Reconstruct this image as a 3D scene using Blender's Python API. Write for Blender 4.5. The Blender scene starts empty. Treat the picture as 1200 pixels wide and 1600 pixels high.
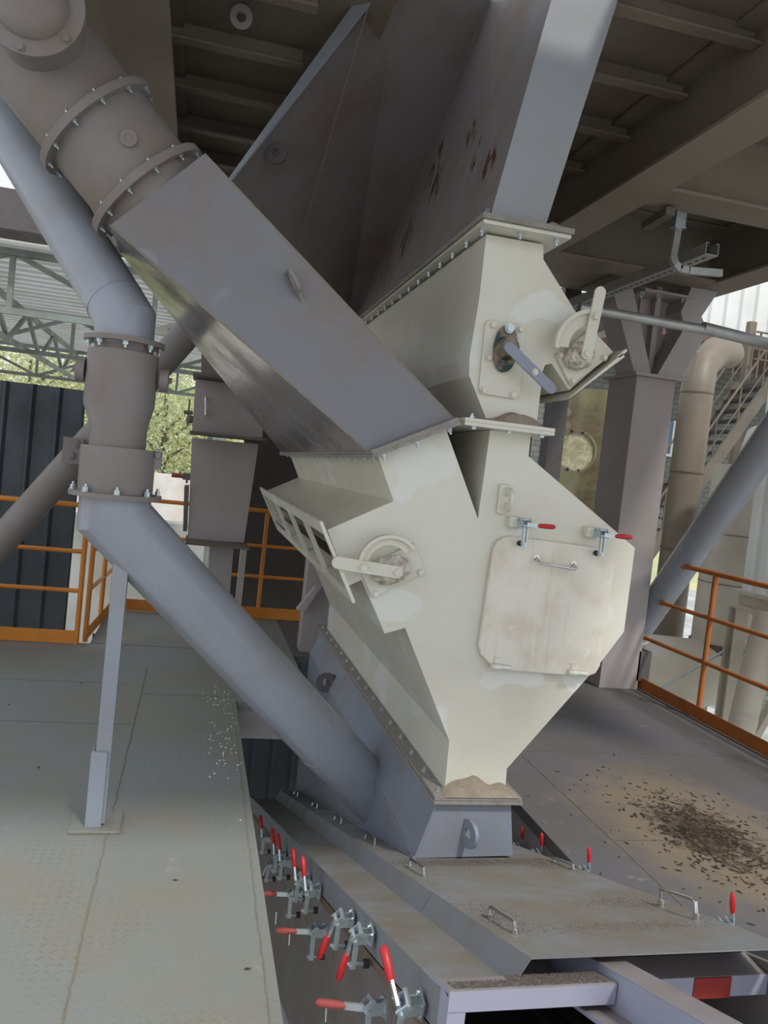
import bpy, bmesh, math, random
from mathutils import Vector, Matrix
random.seed(7)
S = bpy.context.scene
COL = S.collection
# ------------------------------------------------------------------ camera
YAW, PITCH, ROLL, FPX, EYE = .2337, .0489, -.1077, 1250., 1.65
cy, sy, cp, sp = math.cos(YAW), math.sin(YAW), math.cos(PITCH), math.sin(PITCH)
FWD = Vector((sy*cp, cy*cp, -sp)); RGT0 = Vector((cy, -sy, 0)); DWN0 = FWD.cross(RGT0)
RGT = RGT0*math.cos(ROLL) + DWN0*math.sin(ROLL)
DWN = DWN0*math.cos(ROLL) - RGT0*math.sin(ROLL)
CAM = Vector((0, 0, EYE))
cam = bpy.data.cameras.new('camera'); cam.sensor_fit = 'VERTICAL'; cam.sensor_height = 32
cam.lens = 32*FPX/1600; cam.clip_start = .05; cam.clip_end = 300
co = bpy.data.objects.new('camera', cam); COL.objects.link(co)
m = Matrix((RGT, -DWN, -FWD)).transposed().to_4x4(); m.translation = CAM
co.matrix_world = m; S.camera = co
# ------------------------------------------------------------------ light
S.view_settings.view_transform = 'Standard'; S.view_settings.look = 'None'
S.view_settings.gamma = 1; S.view_settings.exposure = 0.0
W = bpy.data.worlds.new('sky'); S.world = W; W.use_nodes = True
nt = W.node_tree; nt.nodes.clear()
wo = nt.nodes.new('ShaderNodeOutputWorld'); bg = nt.nodes.new('ShaderNodeBackground')
tc = nt.nodes.new('ShaderNodeTexCoord'); sx = nt.nodes.new('ShaderNodeSeparateXYZ'); rp = nt.nodes.new('ShaderNodeValToRGB')
nt.links.new(tc.outputs['Generated'], sx.inputs[0]); nt.links.new(sx.outputs['Z'], rp.inputs[0])
rp.color_ramp.elements[0].position = 0.0; rp.color_ramp.elements[0].color = (.97, .98, 1, 1)
rp.color_ramp.elements[1].position = .8; rp.color_ramp.elements[1].color = (.80, .88, 1, 1)
nt.links.new(rp.outputs[0], bg.inputs[0]); bg.inputs[1].default_value = 1.05
nt.links.new(bg.outputs[0], wo.inputs[0])
sun = bpy.data.lights.new('sun', 'SUN'); sun.energy = 2.2; sun.angle = math.radians(6); sun.color = (1, .95, .87)
so = bpy.data.objects.new('sun', sun); COL.objects.link(so)
so.rotation_euler = Vector((-.35, .75, -1.1)).to_track_quat('-Z', 'Y').to_euler()

# ------------------------------------------------------------------ helpers
def ray(px, py): return RGT*((px-600)/FPX) + DWN*((py-800)/FPX) + FWD
def at(px, py, x=None, y=None, z=None):
    d = ray(px, py)
    if x is not None: t = x/d.x
    elif y is not None: t = y/d.y
    else: t = (z-EYE)/d.z
    return CAM + d*t
def xz(pts, y): return [(p.x, p.z) for p in (at(a, b, y=y) for a, b in pts)]

class MB:
    def __init__(s): s.b = bmesh.new(); s.q = []
    def hull(s, vs, fs):
        v = [s.b.verts.new(p) for p in vs]
        for f in fs:
            try: s.b.faces.new([v[i] for i in f])
            except ValueError: pass
        return s
    def box(s, a, b):
        x0, y0, z0 = a; x1, y1, z1 = b
        return s.hull([(x0,y0,z0),(x1,y0,z0),(x1,y1,z0),(x0,y1,z0),(x0,y0,z1),(x1,y0,z1),(x1,y1,z1),(x0,y1,z1)],
                      [(0,3,2,1),(4,5,6,7),(0,1,5,4),(1,2,6,5),(2,3,7,6),(3,0,4,7)])
    def prism(s, poly, off):
        n = len(poly); off = Vector(off); P = [Vector(p) for p in poly]
        return s.hull(P+[p+off for p in P], [tuple(range(n)), tuple(range(2*n-1, n-1, -1))] + [(i, (i+1) % n, n+(i+1) % n, n+i) for i in range(n)])
    def slab(s, poly, y0, y1): return s.prism([(x, y0, z) for x, z in poly], (0, y1-y0, 0))
    def bar(s, p, q, w, h, up=(0, 0, 1)):           # rectangular bar, w across, h along up
        p, q = Vector(p), Vector(q); d = (q-p).normalized(); up = Vector(up)
        a = d.cross(up)
        if a.length < 1e-4: a = d.cross(Vector((0, 1, 0)))
        a.normalize(); u = a.cross(d).normalized()
        a *= w/2; u *= h/2
        return s.prism([p-a-u, p+a-u, p+a+u, p-a+u], q-p)
    def tube(s, pts, r, n=16, cap=True):
        P = [Vector(p) for p in pts]; R = r if isinstance(r, (list, tuple)) else [r]*len(P)
        d = (P[1]-P[0]).normalized(); ref = Vector((0, 0, 1)) if abs(d.z) < .9 else Vector((1, 0, 0))
        a = d.cross(ref).normalized(); rings = []
        for i, p in enumerate(P):
            d0 = (P[i]-P[i-1]).normalized() if i else (P[1]-P[0]).normalized()
            d1 = (P[i+1]-P[i]).normalized() if i < len(P)-1 else d0
            t = (d0+d1)
            t = d1 if t.length < 1e-5 else t.normalized()
            k = 1/max(.35, d0.dot(t)) if i else 1
            a = (a - d0*a.dot(d0)).normalized(); c = d0.cross(a)
            ring = []
            for j in range(n):
                v = (a*math.cos(2*math.pi*j/n)+c*math.sin(2*math.pi*j/n))*R[i]
                v = v - d0*(v.dot(t)/max(.2, d0.dot(t)))   # slide along the incoming axis onto the mitre plane
                ring.append(s.b.verts.new(p+v))
            rings.append(ring)
        for i in range(len(rings)-1):
            for j in range(n):
                s.b.faces.new([rings[i][j], rings[i][(j+1) % n], rings[i+1][(j+1) % n], rings[i+1][j]])
        if cap:
            s.b.faces.new(rings[0][::-1]); s.b.faces.new(rings[-1])
        return s
    def cyl(s, p, q, r, r2=None, n=20): return s.tube([p, q], [r, r if r2 is None else r2], n)
    def ring(s, c, ax, ro, ri, t, n=32):              # washer: flat ring of thickness t about axis ax
        c = Vector(c); ax = Vector(ax).normalized(); ref = Vector((0, 0, 1)) if abs(ax.z) < .9 else Vector((1, 0, 0))
        a = ax.cross(ref).normalized(); b = ax.cross(a); L = []
        for rr, h in ((ri, -t/2), (ro, -t/2), (ro, t/2), (ri, t/2)):
            L.append([s.b.verts.new(c+(a*math.cos(2*math.pi*j/n)+b*math.sin(2*math.pi*j/n))*rr+ax*h) for j in range(n)])
        for k in range(4):
            for j in range(n):
                s.b.faces.new([L[k][j], L[k][(j+1) % n], L[(k+1) % 4][(j+1) % n], L[(k+1) % 4][j]])
        return s
    def ball(s, c, r, seg=14, sc=(1, 1, 1)):
        mt = Matrix.Translation(Vector(c)) @ Matrix.Diagonal((r*sc[0], r*sc[1], r*sc[2], 1))
        bmesh.ops.create_uvsphere(s.b, u_segments=seg, v_segments=seg//2+2, radius=1, matrix=mt); return s
    def bolt(s, p, n, r=.011, h=.01, stud=.012):      # washer, hex head, stud end
        p, n = Vector(p), Vector(n).normalized()
        s.tube([p, p+n*.003], r*1.35, 12); s.tube([p+n*.003, p+n*(.003+h)], r, 6)
        if stud: s.tube([p+n*(.003+h), p+n*(.003+h+stud)], r*.5, 8)
        return s
    def bolts(s, name, mat, parent):                   # every queued bolt becomes a part of its own
        for a in s.q: MB().bolt(*a).build(name, mat, parent)
        return s
    def add(s, p, n, r=.011, h=.01, stud=.012): s.q.append((p, n, r, h, stud)); return s
    def build(s, name, mat, parent=None, smooth=False, bevel=0, loc=None):
        bmesh.ops.recalc_face_normals(s.b, faces=s.b.faces[:])
        me = bpy.data.meshes.new(name); s.b.to_mesh(me); s.b.free(); me.materials.append(mat)
        o = bpy.data.objects.new(name, me); COL.objects.link(o)
        base = Vector((0, 0, 0))
        if parent is not None:
            base = Vector(parent.get('_b', (0, 0, 0))); o.parent = parent
        elif loc is not None:
            base = Vector(loc); o.location = base
        o['_b'] = list(base)
        if base.length > 0: me.transform(Matrix.Translation(-base))
        if smooth:
            for f in me.polygons: f.use_smooth = True
            try: me.set_sharp_from_angle(angle=math.radians(38))
            except Exception: pass
        if bevel:
            md = o.modifiers.new('edge', 'BEVEL'); md.width = bevel; md.segments = 2; md.limit_method = 'ANGLE'; md.angle_limit = .6
        return o
ROOTS = []
def thing(name, label, cat, loc, group=None):
    o = bpy.data.objects.new(name, None); COL.objects.link(o); o.location = loc; o['_b'] = list(loc)
    o['label'] = label; o['category'] = cat; o.empty_display_size = .05
    if group: o['group'] = group
    return o
def tag(o, label=None, cat=None, group=None, kind=None):
    for k, v in (('label', label), ('category', cat), ('group', group), ('kind', kind)):
        if v: o[k] = v
    return o
def struct(name, mb, mat, label=None, **k):
    return tag(mb.build(name, mat, **k), label, None, None, 'structure')

# ------------------------------------------------------------------ materials
def srgb(c): return tuple((v/12.92 if v <= .04045 else ((v+.055)/1.055)**2.4) for v in [x/255 for x in c])+(1,)
class NT:
    def __init__(s, name):
        s.m = bpy.data.materials.new(name); s.m.use_nodes = True; s.t = s.m.node_tree
        s.p = s.t.nodes['Principled BSDF']; s.tc = s.t.nodes.new('ShaderNodeTexCoord').outputs['Object']
    def n(s, ty, **k):
        o = s.t.nodes.new(ty)
        for a, v in k.items(): setattr(o, a, v)
        return o
    def l(s, a, b): s.t.links.new(a, b)
    def math(s, op, a, b=None, c=None):
        o = s.n('ShaderNodeMath', operation=op)
        for i, v in enumerate((a, b, c)):
            if v is None: continue
            if isinstance(v, (int, float)): o.inputs[i].default_value = v
            else: s.l(v, o.inputs[i])
        return o.outputs[0]
    def noise(s, scale, detail=4, rough=.55, stretch=None, off=0):
        v = s.tc
        if stretch or off:
            mp = s.n('ShaderNodeMapping'); mp.inputs['Scale'].default_value = stretch or (1, 1, 1)
            mp.inputs['Location'].default_value = (off, off*1.3, off*.7); s.l(v, mp.inputs[0]); v = mp.outputs[0]
        o = s.n('ShaderNodeTexNoise'); o.inputs['Scale'].default_value = scale; o.inputs['Detail'].default_value = detail
        o.inputs['Roughness'].default_value = rough; s.l(v, o.inputs['Vector']); return o.outputs['Fac']
    def ramp(s, f, a, b):
        o = s.n('ShaderNodeMapRange'); o.interpolation_type = 'SMOOTHSTEP'
        o.inputs['From Min'].default_value = a; o.inputs['From Max'].default_value = b; s.l(f, o.inputs['Value']); return o.outputs[0]
    def mix(s, f, a, b):
        o = s.n('ShaderNodeMix', data_type='RGBA')
        if isinstance(f, (int, float)): o.inputs[0].default_value = f
        else: s.l(f, o.inputs[0])
        for i, v in ((6, a), (7, b)):
            if isinstance(v, tuple): o.inputs[i].default_value = v
            else: s.l(v, o.inputs[i])
        return o.outputs[2]
    def up(s):                                        # how far a face looks upwards
        g = s.n('ShaderNodeNewGeometry'); x = s.n('ShaderNodeSeparateXYZ'); s.l(g.outputs['True Normal'], x.inputs[0]); return x.outputs['Z']
    def bump(s, h, st=.3, d=.01):
        b = s.n('ShaderNodeBump'); b.inputs['Strength'].default_value = st; b.inputs['Distance'].default_value = d
        s.l(h, b.inputs['Height']); s.l(b.outputs[0], s.p.inputs['Normal'])
    def done(s, col, rough=.5, metal=0, spec=None):
        if isinstance(col, tuple): s.p.inputs['Base Color'].default_value = col
        else: s.l(col, s.p.inputs['Base Color'])
        if isinstance(rough, (int, float)): s.p.inputs['Roughness'].default_value = rough
        else: s.l(rough, s.p.inputs['Roughness'])
        s.p.inputs['Metallic'].default_value = metal
        if spec is not None: s.p.inputs['Specular IOR Level'].default_value = spec
        return s.m
def paint(name, base, dust=(120, 110, 98), amt=.5, rough=.45, scale=2.2, patch=None, settle=.8, rust=None, rustpos=None, off=0, broad=False):
    t = NT(name); c = srgb(base)
    f = t.ramp(t.noise(scale, 5, .6, off=off), .35, .75); f = t.math('MULTIPLY', f, amt)
    col = t.mix(f, c, srgb(dust))
    if patch:                                         # fresh touch-up paint
        pf = t.ramp(t.noise(3.1, 2, .4, off=4.2), .61, .635); col = t.mix(t.math('MULTIPLY', pf, .75), col, srgb(patch))
    if settle:                                        # dust lying on faces that look up
        u = t.ramp(t.up(), .45, .95); u = t.math('MULTIPLY', u, t.ramp(t.noise(3.2, 6, .65, off=1.1), .30, .66) if broad else t.math('ADD', t.math('MULTIPLY', t.noise(9, 5), .7), .35))
        col = t.mix(t.math('MINIMUM', t.math('MULTIPLY', u, settle), 1.0), col, srgb(dust))
    if rust:
        a = t.ramp(t.noise(rust, 3, .6, stretch=(1, 1, .35), off=1.7), .64, .67)
        b = None
        for (cx, cy_, cz, rad, gain) in rustpos:
            g = t.n('ShaderNodeVectorMath', operation='DISTANCE'); t.l(t.tc, g.inputs[0]); g.inputs[1].default_value = (cx, cy_, cz)
            k = t.math('MULTIPLY', t.ramp(g.outputs['Value'], rad, rad*.25), gain)
            b = k if b is None else t.math('MAXIMUM', b, k)
        a = t.ramp(t.math('ADD', t.noise(rust, 3, .6, stretch=(1, 1, .35), off=1.7), t.math('MULTIPLY', b, .16)), .66, .68)
        col = t.mix(t.math('MULTIPLY', a, t.math('MINIMUM', t.math('MULTIPLY', b, 4.0), 1.0)), col, srgb((88, 44, 36)))
    fine = t.noise(60, 3)
    t.bump(fine, .06, .004)
    r = t.math('ADD', t.math('MULTIPLY', f, .35), rough)
    return t.done(col, r)
M = {}
M['cream'] = paint('cream_paint', (216, 215, 201), (178, 164, 143), .3, .3, 1.6, patch=(222, 223, 218), settle=.95)
M['grey'] = paint('grey_paint', (120, 121, 129), (122, 110, 96), .85, .17, 1.7, patch=(134, 137, 144), settle=.9)
M['hood'] = paint('hood_paint', (132, 142, 158), (130, 118, 104), .6, .35, 1.7, settle=.9, off=2)
M['edge'] = paint('dusty_flange_edge', (146, 144, 138), (126, 116, 106), .7, .8, 30, settle=.5)
M['lug'] = paint('dark_lug', (92, 88, 90), (84, 78, 74), .5, .6, 6, settle=0)  # darker than the duct paint to stand in for shade on the hood lug
M['orange_dusty'] = paint('dusty_orange_paint', (186, 104, 34), (138, 98, 68), .6, .55, 5, settle=.7)
def _chip(px, py, rad, gain):
    n = Vector((1, 0, -.173)); d = ray(px, py); t = (n.dot(Vector((1.09, 3.25, 2.74)))-n.dot(CAM))/n.dot(d); p = CAM+d*t
    return (p.x-1.2, p.y-4.9, p.z-2.74, rad, gain)
CHIPS = [_chip(684, 262, .22, 1.0), _chip(686, 285, .2, 1.0), _chip(742, 215, .13, 1.0), _chip(752, 232, .1, .8), _chip(765, 258, .16, 1.0), _chip(742, 262, .1, 1.0), _chip(638, 372, .22, .9), _chip(605, 420, .25, .55), _chip(660, 60, .5, .42), _chip(645, 30, .4, .42)]
M['hopper'] = paint('hopper_paint', (134, 130, 132), (120, 106, 94), 1.0, .4, 1.3, settle=.6, rust=26, rustpos=CHIPS)
M['hopper_front'] = paint('hopper_front_paint', (152, 156, 162), (140, 136, 132), .6, .45, 1.3, settle=.6)
M['duct'] = paint('dusty_duct_paint', (132, 127, 126), (128, 115, 102), .75, .45, 2.6, settle=.7, off=3)
M['pipe'] = paint('blue_grey_pipe_paint', (154, 160, 172), (136, 128, 118), .45, .26, 1.7, settle=.65, off=5)
M['steel'] = paint('steel_grey_paint', (168, 162, 162), (164, 150, 140), .55, .5, 1.4, settle=.6, off=2)
M['beam'] = paint('beam_paint', (138, 128, 114), (126, 113, 97), .6, .6, 1.4, settle=.4, off=6)
M['orange'] = paint('orange_paint', (226, 142, 46), (170, 110, 60), .35, .45, 4, settle=.4)
M['dark'] = paint('dark_cladding', (66, 74, 80), (52, 56, 58), .8, .4, 1.5, settle=0)
M['darkwall'] = paint('dark_panel', (74, 70, 66), (60, 56, 52), .6, .6, 1.0, settle=0)
M['cover'] = paint('cover_paint', (130, 134, 139), (122, 114, 101), .7, .5, 2.4, settle=.95, off=7, broad=True)
M['frame'] = paint('lavender_frame_paint', (160, 162, 182), (130, 118, 104), .3, .5, 2, settle=1.0, off=1)
M['redmark'] = paint('red_mark', (150, 48, 42), (120, 50, 45), .3, .6, 6, settle=0)
M['dust'] = paint('dust', (150, 138, 122), (128, 118, 104), .8, .9, 30, settle=0)
M['galv'] = NT('galvanised'); _t = M['galv']; M['galv'] = _t.done(_t.mix(_t.noise(14, 4), srgb((150, 152, 148)), srgb((190, 192, 190))), .42, .55)
M['zinc'] = NT('zinc'); _t = M['zinc']; M['zinc'] = _t.done(_t.mix(_t.noise(30, 3), srgb((168, 184, 190)), srgb((205, 212, 214))), .3, .75)
M['chrome'] = NT('chrome'); M['chrome'] = M['chrome'].done(srgb((205, 205, 205)), .18, 1)
M['grip'] = NT('red_grip'); _t = M['grip']; M['grip'] = _t.done(_t.mix(_t.noise(40, 3), srgb((196, 34, 40)), srgb((176, 40, 46))), .4)
M['grip_dusty'] = NT('dusty_red_grip'); _t = M['grip_dusty']; M['grip_dusty'] = _t.done(_t.mix(_t.noise(40, 3), srgb((168, 60, 60)), srgb((150, 84, 80))), .6)
M['rubber'] = NT('rubber'); M['rubber'] = M['rubber'].done(srgb((48, 46, 44)), .7)
M['foam'] = NT('seal_strip'); _t = M['foam']; M['foam'] = _t.done(_t.mix(_t.noise(20, 4), srgb((134, 112, 92)), srgb((96, 80, 68))), .9)
M['bearing'] = NT('bearing_green'); _t = M['bearing']; M['bearing'] = _t.done(_t.mix(_t.ramp(_t.noise(18, 4), .4, .62), srgb((44, 66, 62)), srgb((140, 122, 104))), .45)
M['wrap'] = NT('wrap'); _t = M['wrap']; _h = _t.noise(26, 5, .7); _t.bump(_h, .9, .02); M['wrap'] = _t.done(_t.mix(_t.ramp(_h, .38, .6), srgb((168, 156, 144)), srgb((220, 214, 202))), .5)
M['lever'] = paint('lever_blue_grey', (138, 142, 160), (130, 126, 126), .3, .4, 8, settle=.3)
M['black'] = NT('black_void'); M['black'] = M['black'].done(srgb((20, 20, 20)), .9)
M['door'] = NT('door_paint'); _t = M['door']
_c = _t.mix(_t.math('MULTIPLY', _t.ramp(_t.noise(4.2, 5, .6), .42, .66), .5), srgb((224, 220, 206)), srgb((196, 180, 164)))
_s = _t.ramp(_t.noise(34, 4, .6, stretch=(1, 1, .05)), .5, .72); _c = _t.mix(_t.math('MULTIPLY', _s, .3), _c, srgb((188, 172, 152)))
_p = _t.ramp(_t.noise(6, 4, .7, off=6), .6, .62); _c = _t.mix(_t.math('MULTIPLY', _p, .5), _c, srgb((228, 226, 214)))
M['door'] = _t.done(_c, .5)
def floor_mat(name, base, dust, stain=None):
    t = NT(name); x = t.n('ShaderNodeSeparateXYZ'); t.l(t.tc, x.inputs[0]); s = 1/.036
    u = t.math('MULTIPLY', x.outputs['X'], s); v = t.math('MULTIPLY', x.outputs['Y'], s)
    fu, fv = t.math('FLOOR', u), t.math('FLOOR', v)
    par = t.math('FLOORED_MODULO', t.math('ADD', fu, fv), 2.0); sg = t.math('SUBTRACT', 1.0, t.math('MULTIPLY', par, 2.0))
    lx = t.math('SUBTRACT', t.math('SUBTRACT', u, fu), .5); ly = t.math('SUBTRACT', t.math('SUBTRACT', v, fv), .5)
    a = t.math('ADD', lx, t.math('MULTIPLY', ly, sg)); b = t.math('SUBTRACT', lx, t.math('MULTIPLY', ly, sg))
    e = t.math('ADD', t.math('DIVIDE', t.math('MULTIPLY', a, a), .42), t.math('DIVIDE', t.math('MULTIPLY', b, b), .022))
    h = t.ramp(e, 1.15, .55)
    t.bump(t.math('ADD', h, t.math('MULTIPLY', t.noise(120, 3), .25)), .28, .003)
    f = t.ramp(t.noise(1.3, 6, .6), .35, .7); c = t.mix(f, srgb(base), srgb(dust))
    sp_ = t.ramp(t.noise(7, 6, .7, off=3), .62, .72); c = t.mix(t.math('MULTIPLY', sp_, .35), c, srgb((172, 160, 138)))
    wear = t.math('MULTIPLY', t.math('MULTIPLY', h, t.ramp(t.noise(2.2, 3, off=8), .45, .7)), .22); c = t.mix(wear, c, srgb((66, 64, 62)))
    if stain:
        g = t.n('ShaderNodeVectorMath', operation='SUBTRACT'); t.l(t.tc, g.inputs[0]); g.inputs[1].default_value = stain
        q = t.n('ShaderNodeVectorMath', operation='MULTIPLY'); t.l(g.outputs[0], q.inputs[0]); q.inputs[1].default_value = (1/.62, 1/1.0, 0)
        d = t.n('ShaderNodeVectorMath', operation='LENGTH'); t.l(q.outputs[0], d.inputs[0])
        w = t.ramp(t.math('ADD', d.outputs['Value'], t.math('MULTIPLY', t.noise(6, 5), .7)), 1.5, .8); c = t.mix(t.math('MULTIPLY', w, .8), c, srgb((136, 122, 100)))
        k = t.ramp(t.math('ADD', d.outputs['Value'], t.math('MULTIPLY', t.noise(11, 6, .7, off=2), 1.3)), 1.12, .85); c = t.mix(t.math('MULTIPLY', k, .85), c, srgb((62, 50, 36)))
    return t.done(c, .6)
M['floorL'] = floor_mat('floor_plate_dusty', (134, 138, 135), (138, 135, 122))
M['floorR'] = floor_mat('floor_plate_grey', (100, 99, 103), (98, 94, 91), (2.68, 3.5, 0))
M['weld'] = paint('weld_seam', (140, 130, 112), (116, 106, 94), .7, .8, 40, settle=0)
def wave_mat(name, a, b, scale, axis, rough=.5, metal=0.):
    t = NT(name); w = t.n('ShaderNodeTexWave'); w.bands_direction = axis; w.inputs['Scale'].default_value = scale; t.l(t.tc, w.inputs['Vector'])
    t.bump(w.outputs['Fac'], .6, .03)
    return t.done(t.mix(t.ramp(t.noise(1.1, 4), .35, .7), srgb(a), srgb(b)), rough, metal)
M['roofsheet'] = paint('roof_sheet', (206, 206, 204), (176, 172, 164), .6, .5, .8, settle=0)
def translucent(mat, k):
    t = mat.node_tree; p = t.nodes['Principled BSDF']; o = [n for n in t.nodes if n.type == 'OUTPUT_MATERIAL'][0]
    tr = t.nodes.new('ShaderNodeBsdfTranslucent'); mx = t.nodes.new('ShaderNodeMixShader'); mx.inputs[0].default_value = k
    if p.inputs['Base Color'].links: t.links.new(p.inputs['Base Color'].links[0].from_socket, tr.inputs['Color'])
    t.links.new(p.outputs[0], mx.inputs[1]); t.links.new(tr.outputs[0], mx.inputs[2]); t.links.new(mx.outputs[0], o.inputs['Surface'])
translucent(M['roofsheet'], .3)
M['truss'] = paint('truss_steel', (150, 160, 154), (104, 98, 88), .7, .5, 1.2, settle=0)
M['white'] = paint('white_sheet', (232, 234, 232), (206, 204, 198), .5, .45, 1.2, settle=0)
M['pale'] = paint('pale_duct', (200, 194, 180), (168, 156, 136), .7, .5, 1.0, settle=.3)
M['tan'] = paint('tan_duct', (126, 116, 100), (100, 90, 76), .6, .5, 1.2, settle=0)
M['rustband'] = paint('rust_band', (108, 82, 70), (84, 66, 58), .6, .7, 5, settle=0)
M['vessel'] = NT('vessel_metal'); _t = M['vessel']
_v = _t.mix(_t.ramp(_t.noise(3, 6, .7, stretch=(1, 1, 2.6)), .3, .7), srgb((142, 132, 106)), srgb((116, 102, 82)))
_v = _t.mix(_t.ramp(_t.noise(1.6, 5, .6, off=5), .45, .68), _v, srgb((152, 148, 112))); M['vessel'] = _t.done(_v, .36, .35)
M['hatch'] = NT('hatch_wrap'); _t = M['hatch']; _h = _t.noise(9, 6, .7); _t.bump(_h, .8, .03); M['hatch'] = _t.done(_t.mix(_t.ramp(_h, .35, .65), srgb((166, 158, 120)), srgb((206, 202, 172))), .4)
M['stair'] = paint('stair_steel', (112, 104, 92), (84, 78, 70), .6, .6, 2, settle=.3)
M['tread'] = paint('stair_tread', (58, 54, 50), (48, 44, 42), .6, .7, 4, settle=0)
M['brick'] = NT('stone_wall'); _t = M['brick']; _b = _t.n('ShaderNodeTexBrick'); _mp = _t.n('ShaderNodeMapping'); _mp.inputs['Rotation'].default_value = (math.pi/2, 0, 0); _t.l(_t.tc, _mp.inputs[0]); _t.l(_mp.outputs[0], _b.inputs['Vector'])
_b.inputs['Scale'].default_value = 2.0; _b.inputs['Color1'].default_value = srgb((112, 117, 110)); _b.inputs['Color2'].default_value = srgb((128, 128, 120)); _b.inputs['Mortar'].default_value = srgb((90, 90, 84)); M['brick'] = _t.done(_b.outputs['Color'], .9)  # stone colours darkened, the shadow on the wall is put into them
M['glass'] = NT('window_glass'); M['glass'] = M['glass'].done(srgb((92, 128, 146)), .08)
M['winframe'] = NT('window_frame'); M['winframe'] = M['winframe'].done(srgb((228, 232, 234)), .4)
M['ground'] = NT('ground_concrete'); _t = M['ground']; M['ground'] = _t.done(_t.mix(_t.ramp(_t.noise(.5, 6), .35, .65), srgb((196, 200, 200)), srgb((166, 166, 160))), .9)
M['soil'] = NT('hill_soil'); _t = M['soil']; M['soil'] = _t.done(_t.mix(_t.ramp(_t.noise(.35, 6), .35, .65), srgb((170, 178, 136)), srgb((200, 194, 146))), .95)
M['leafA'] = NT('leaf_green'); _t = M['leafA']; M['leafA'] = _t.done(_t.mix(_t.noise(1.5, 3), srgb((190, 202, 158)), srgb((218, 222, 184))), .7)  # both leaf colours are paled to put haze and overexposure into the foliage
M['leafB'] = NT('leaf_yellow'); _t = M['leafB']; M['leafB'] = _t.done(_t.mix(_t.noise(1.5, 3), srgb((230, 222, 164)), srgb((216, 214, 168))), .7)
translucent(M['leafA'], .4); translucent(M['leafB'], .4)
M['bark'] = NT('bark'); _t = M['bark']; M['bark'] = _t.done(_t.mix(_t.noise(8, 3), srgb((122, 108, 90)), srgb((88, 78, 66))), .9)
M['deadleaf'] = NT('dead_leaf'); _t = M['deadleaf']; M['deadleaf'] = _t.done(_t.mix(_t.ramp(_t.noise(5, 3), .4, .6), srgb((44, 32, 22)), srgb((78, 58, 38))), .55)
M['grit'] = NT('grit'); _t = M['grit']; M['grit'] = _t.done(_t.mix(_t.noise(40, 2), srgb((120, 110, 100)), srgb((70, 64, 60))), .9)
M['yard'] = paint('yard_wall', (236, 234, 230), (206, 170, 140), .6, .9, .9, settle=0)

# ================================================================== THE SETTING
f = MB().box((-5, -1.2, -.06), (.40, 6.84, 0)); f.box((-.72, 6.84, -.06), (.95, 8.36, -.002)); f.box((.402, 5.42, -.06), (.95, 6.84, -.001))
FL = struct('floor', f, M['floorL'], 'dusty grey chequer plate walkway left of the screen')
wl = MB()
def weld_line(mb, a, b, r=.003, step=.03):
    a, b = Vector(a), Vector(b); n = max(2, int((b-a).length/step)); px = (b-a).normalized().cross(Vector((0, 0, 1)))
    mb.tube([a+(b-a)*i/n+px*random.uniform(-.003, .003) for i in range(n+1)], r, 6)
weld_line(wl, (-.225, -1, .001), (-.225, 6.2, .001), .003); weld_line(wl, (.355, 1.2, .001), (.375, 5.4, .001), .002)
wl.build('weld_seam', M['weld'], FL)
sm = MB()
for a, b in (((-5, 4.87, .0005), (-.23, 4.87, .0005)), ((-.22, 5.50, .0005), (.40, 5.50, .0005)), ((-5, 5.72, .0005), (-.3, 5.72, .0005)), ((-.9, 6.86, .0005), (.3, 6.86, .0005))):
    sm.bar(a, b, .005, .001)
sm.build('plate_joint', M['lug'], FL)
f = MB().box((1.80, -1.2, -.06), (4.06, 8.36, 0)); f.box((.95, 6.78, -.06), (1.80, 8.36, -.001))
FR = struct('floor', f, M['floorR'], 'grey chequer plate walkway right of the screen')
wl = MB(); weld_line(wl, (2.12, 1.2, .001), (2.12, 6.5, .001), .003, .06); wl.build('weld_seam', M['weld'], FR)
sm = MB()
for yy in (3.4, 4.6, 5.55): sm.bar((2.13, yy, .0006), (3.9, yy, .0006), .004, .001)
sm.bar((3.86, 1, .0006), (3.86, 6.5, .0006), .006, .001)
sm.build('plate_joint', M['lug'], FR)
# floor edge channel under the walkway edges
struct('trim_hatch', MB().box((.36, -1.2, -.26), (.395, 5.41, -.06)).box((.40, 5.43, -.26), (.94, 5.47, -.06)), M['steel'], 'steel edge channel along the walkway opening')
struct('trim_floor', MB().box((1.81, -1.2, -.3), (1.85, 8.3, -.06)).box((4.0, -1.2, -.3), (4.05, 8.3, -.06)), M['steel'], 'steel edge channel under the right walkway')
struct('ground', MB().box((-80, -20, -3.6), (80, 90, -3.4)), M['ground'], 'pale concrete yard below the platform')
# platform overhead
ceil = MB().box((-1.2, .9, 3.97), (-.30, 8.6, 4.0)).box((-.30, 5.3, 3.97), (2.6, 8.6, 4.0)).box((-.30, .9, 3.97), (.74, 5.3, 4.0)).box((1.60, .9, 3.97), (2.6, 5.3, 4.0)).box((.74, .9, 3.97), (1.60, 2.9, 4.0)).box((2.6, 2.4, 3.97), (4.5, 8.6, 4.0))
CE = struct('ceiling', ceil, M['beam'], 'underside of the steel platform overhead')
def ibeam(a, b, w=.28, h=.46, tf=.02, tw=.016):   # a, b on the underside centre line
    mb = MB(); a, b = Vector(a), Vector(b)
    mb.bar(a+Vector((0, 0, tf/2)), b+Vector((0, 0, tf/2)), w, tf); mb.bar(a+Vector((0, 0, h-tf/2)), b+Vector((0, 0, h-tf/2)), w, tf)
    mb.bar(a+Vector((0, 0, h/2)), b+Vector((0, 0, h/2)), tw, h-2*tf); return mb
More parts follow.
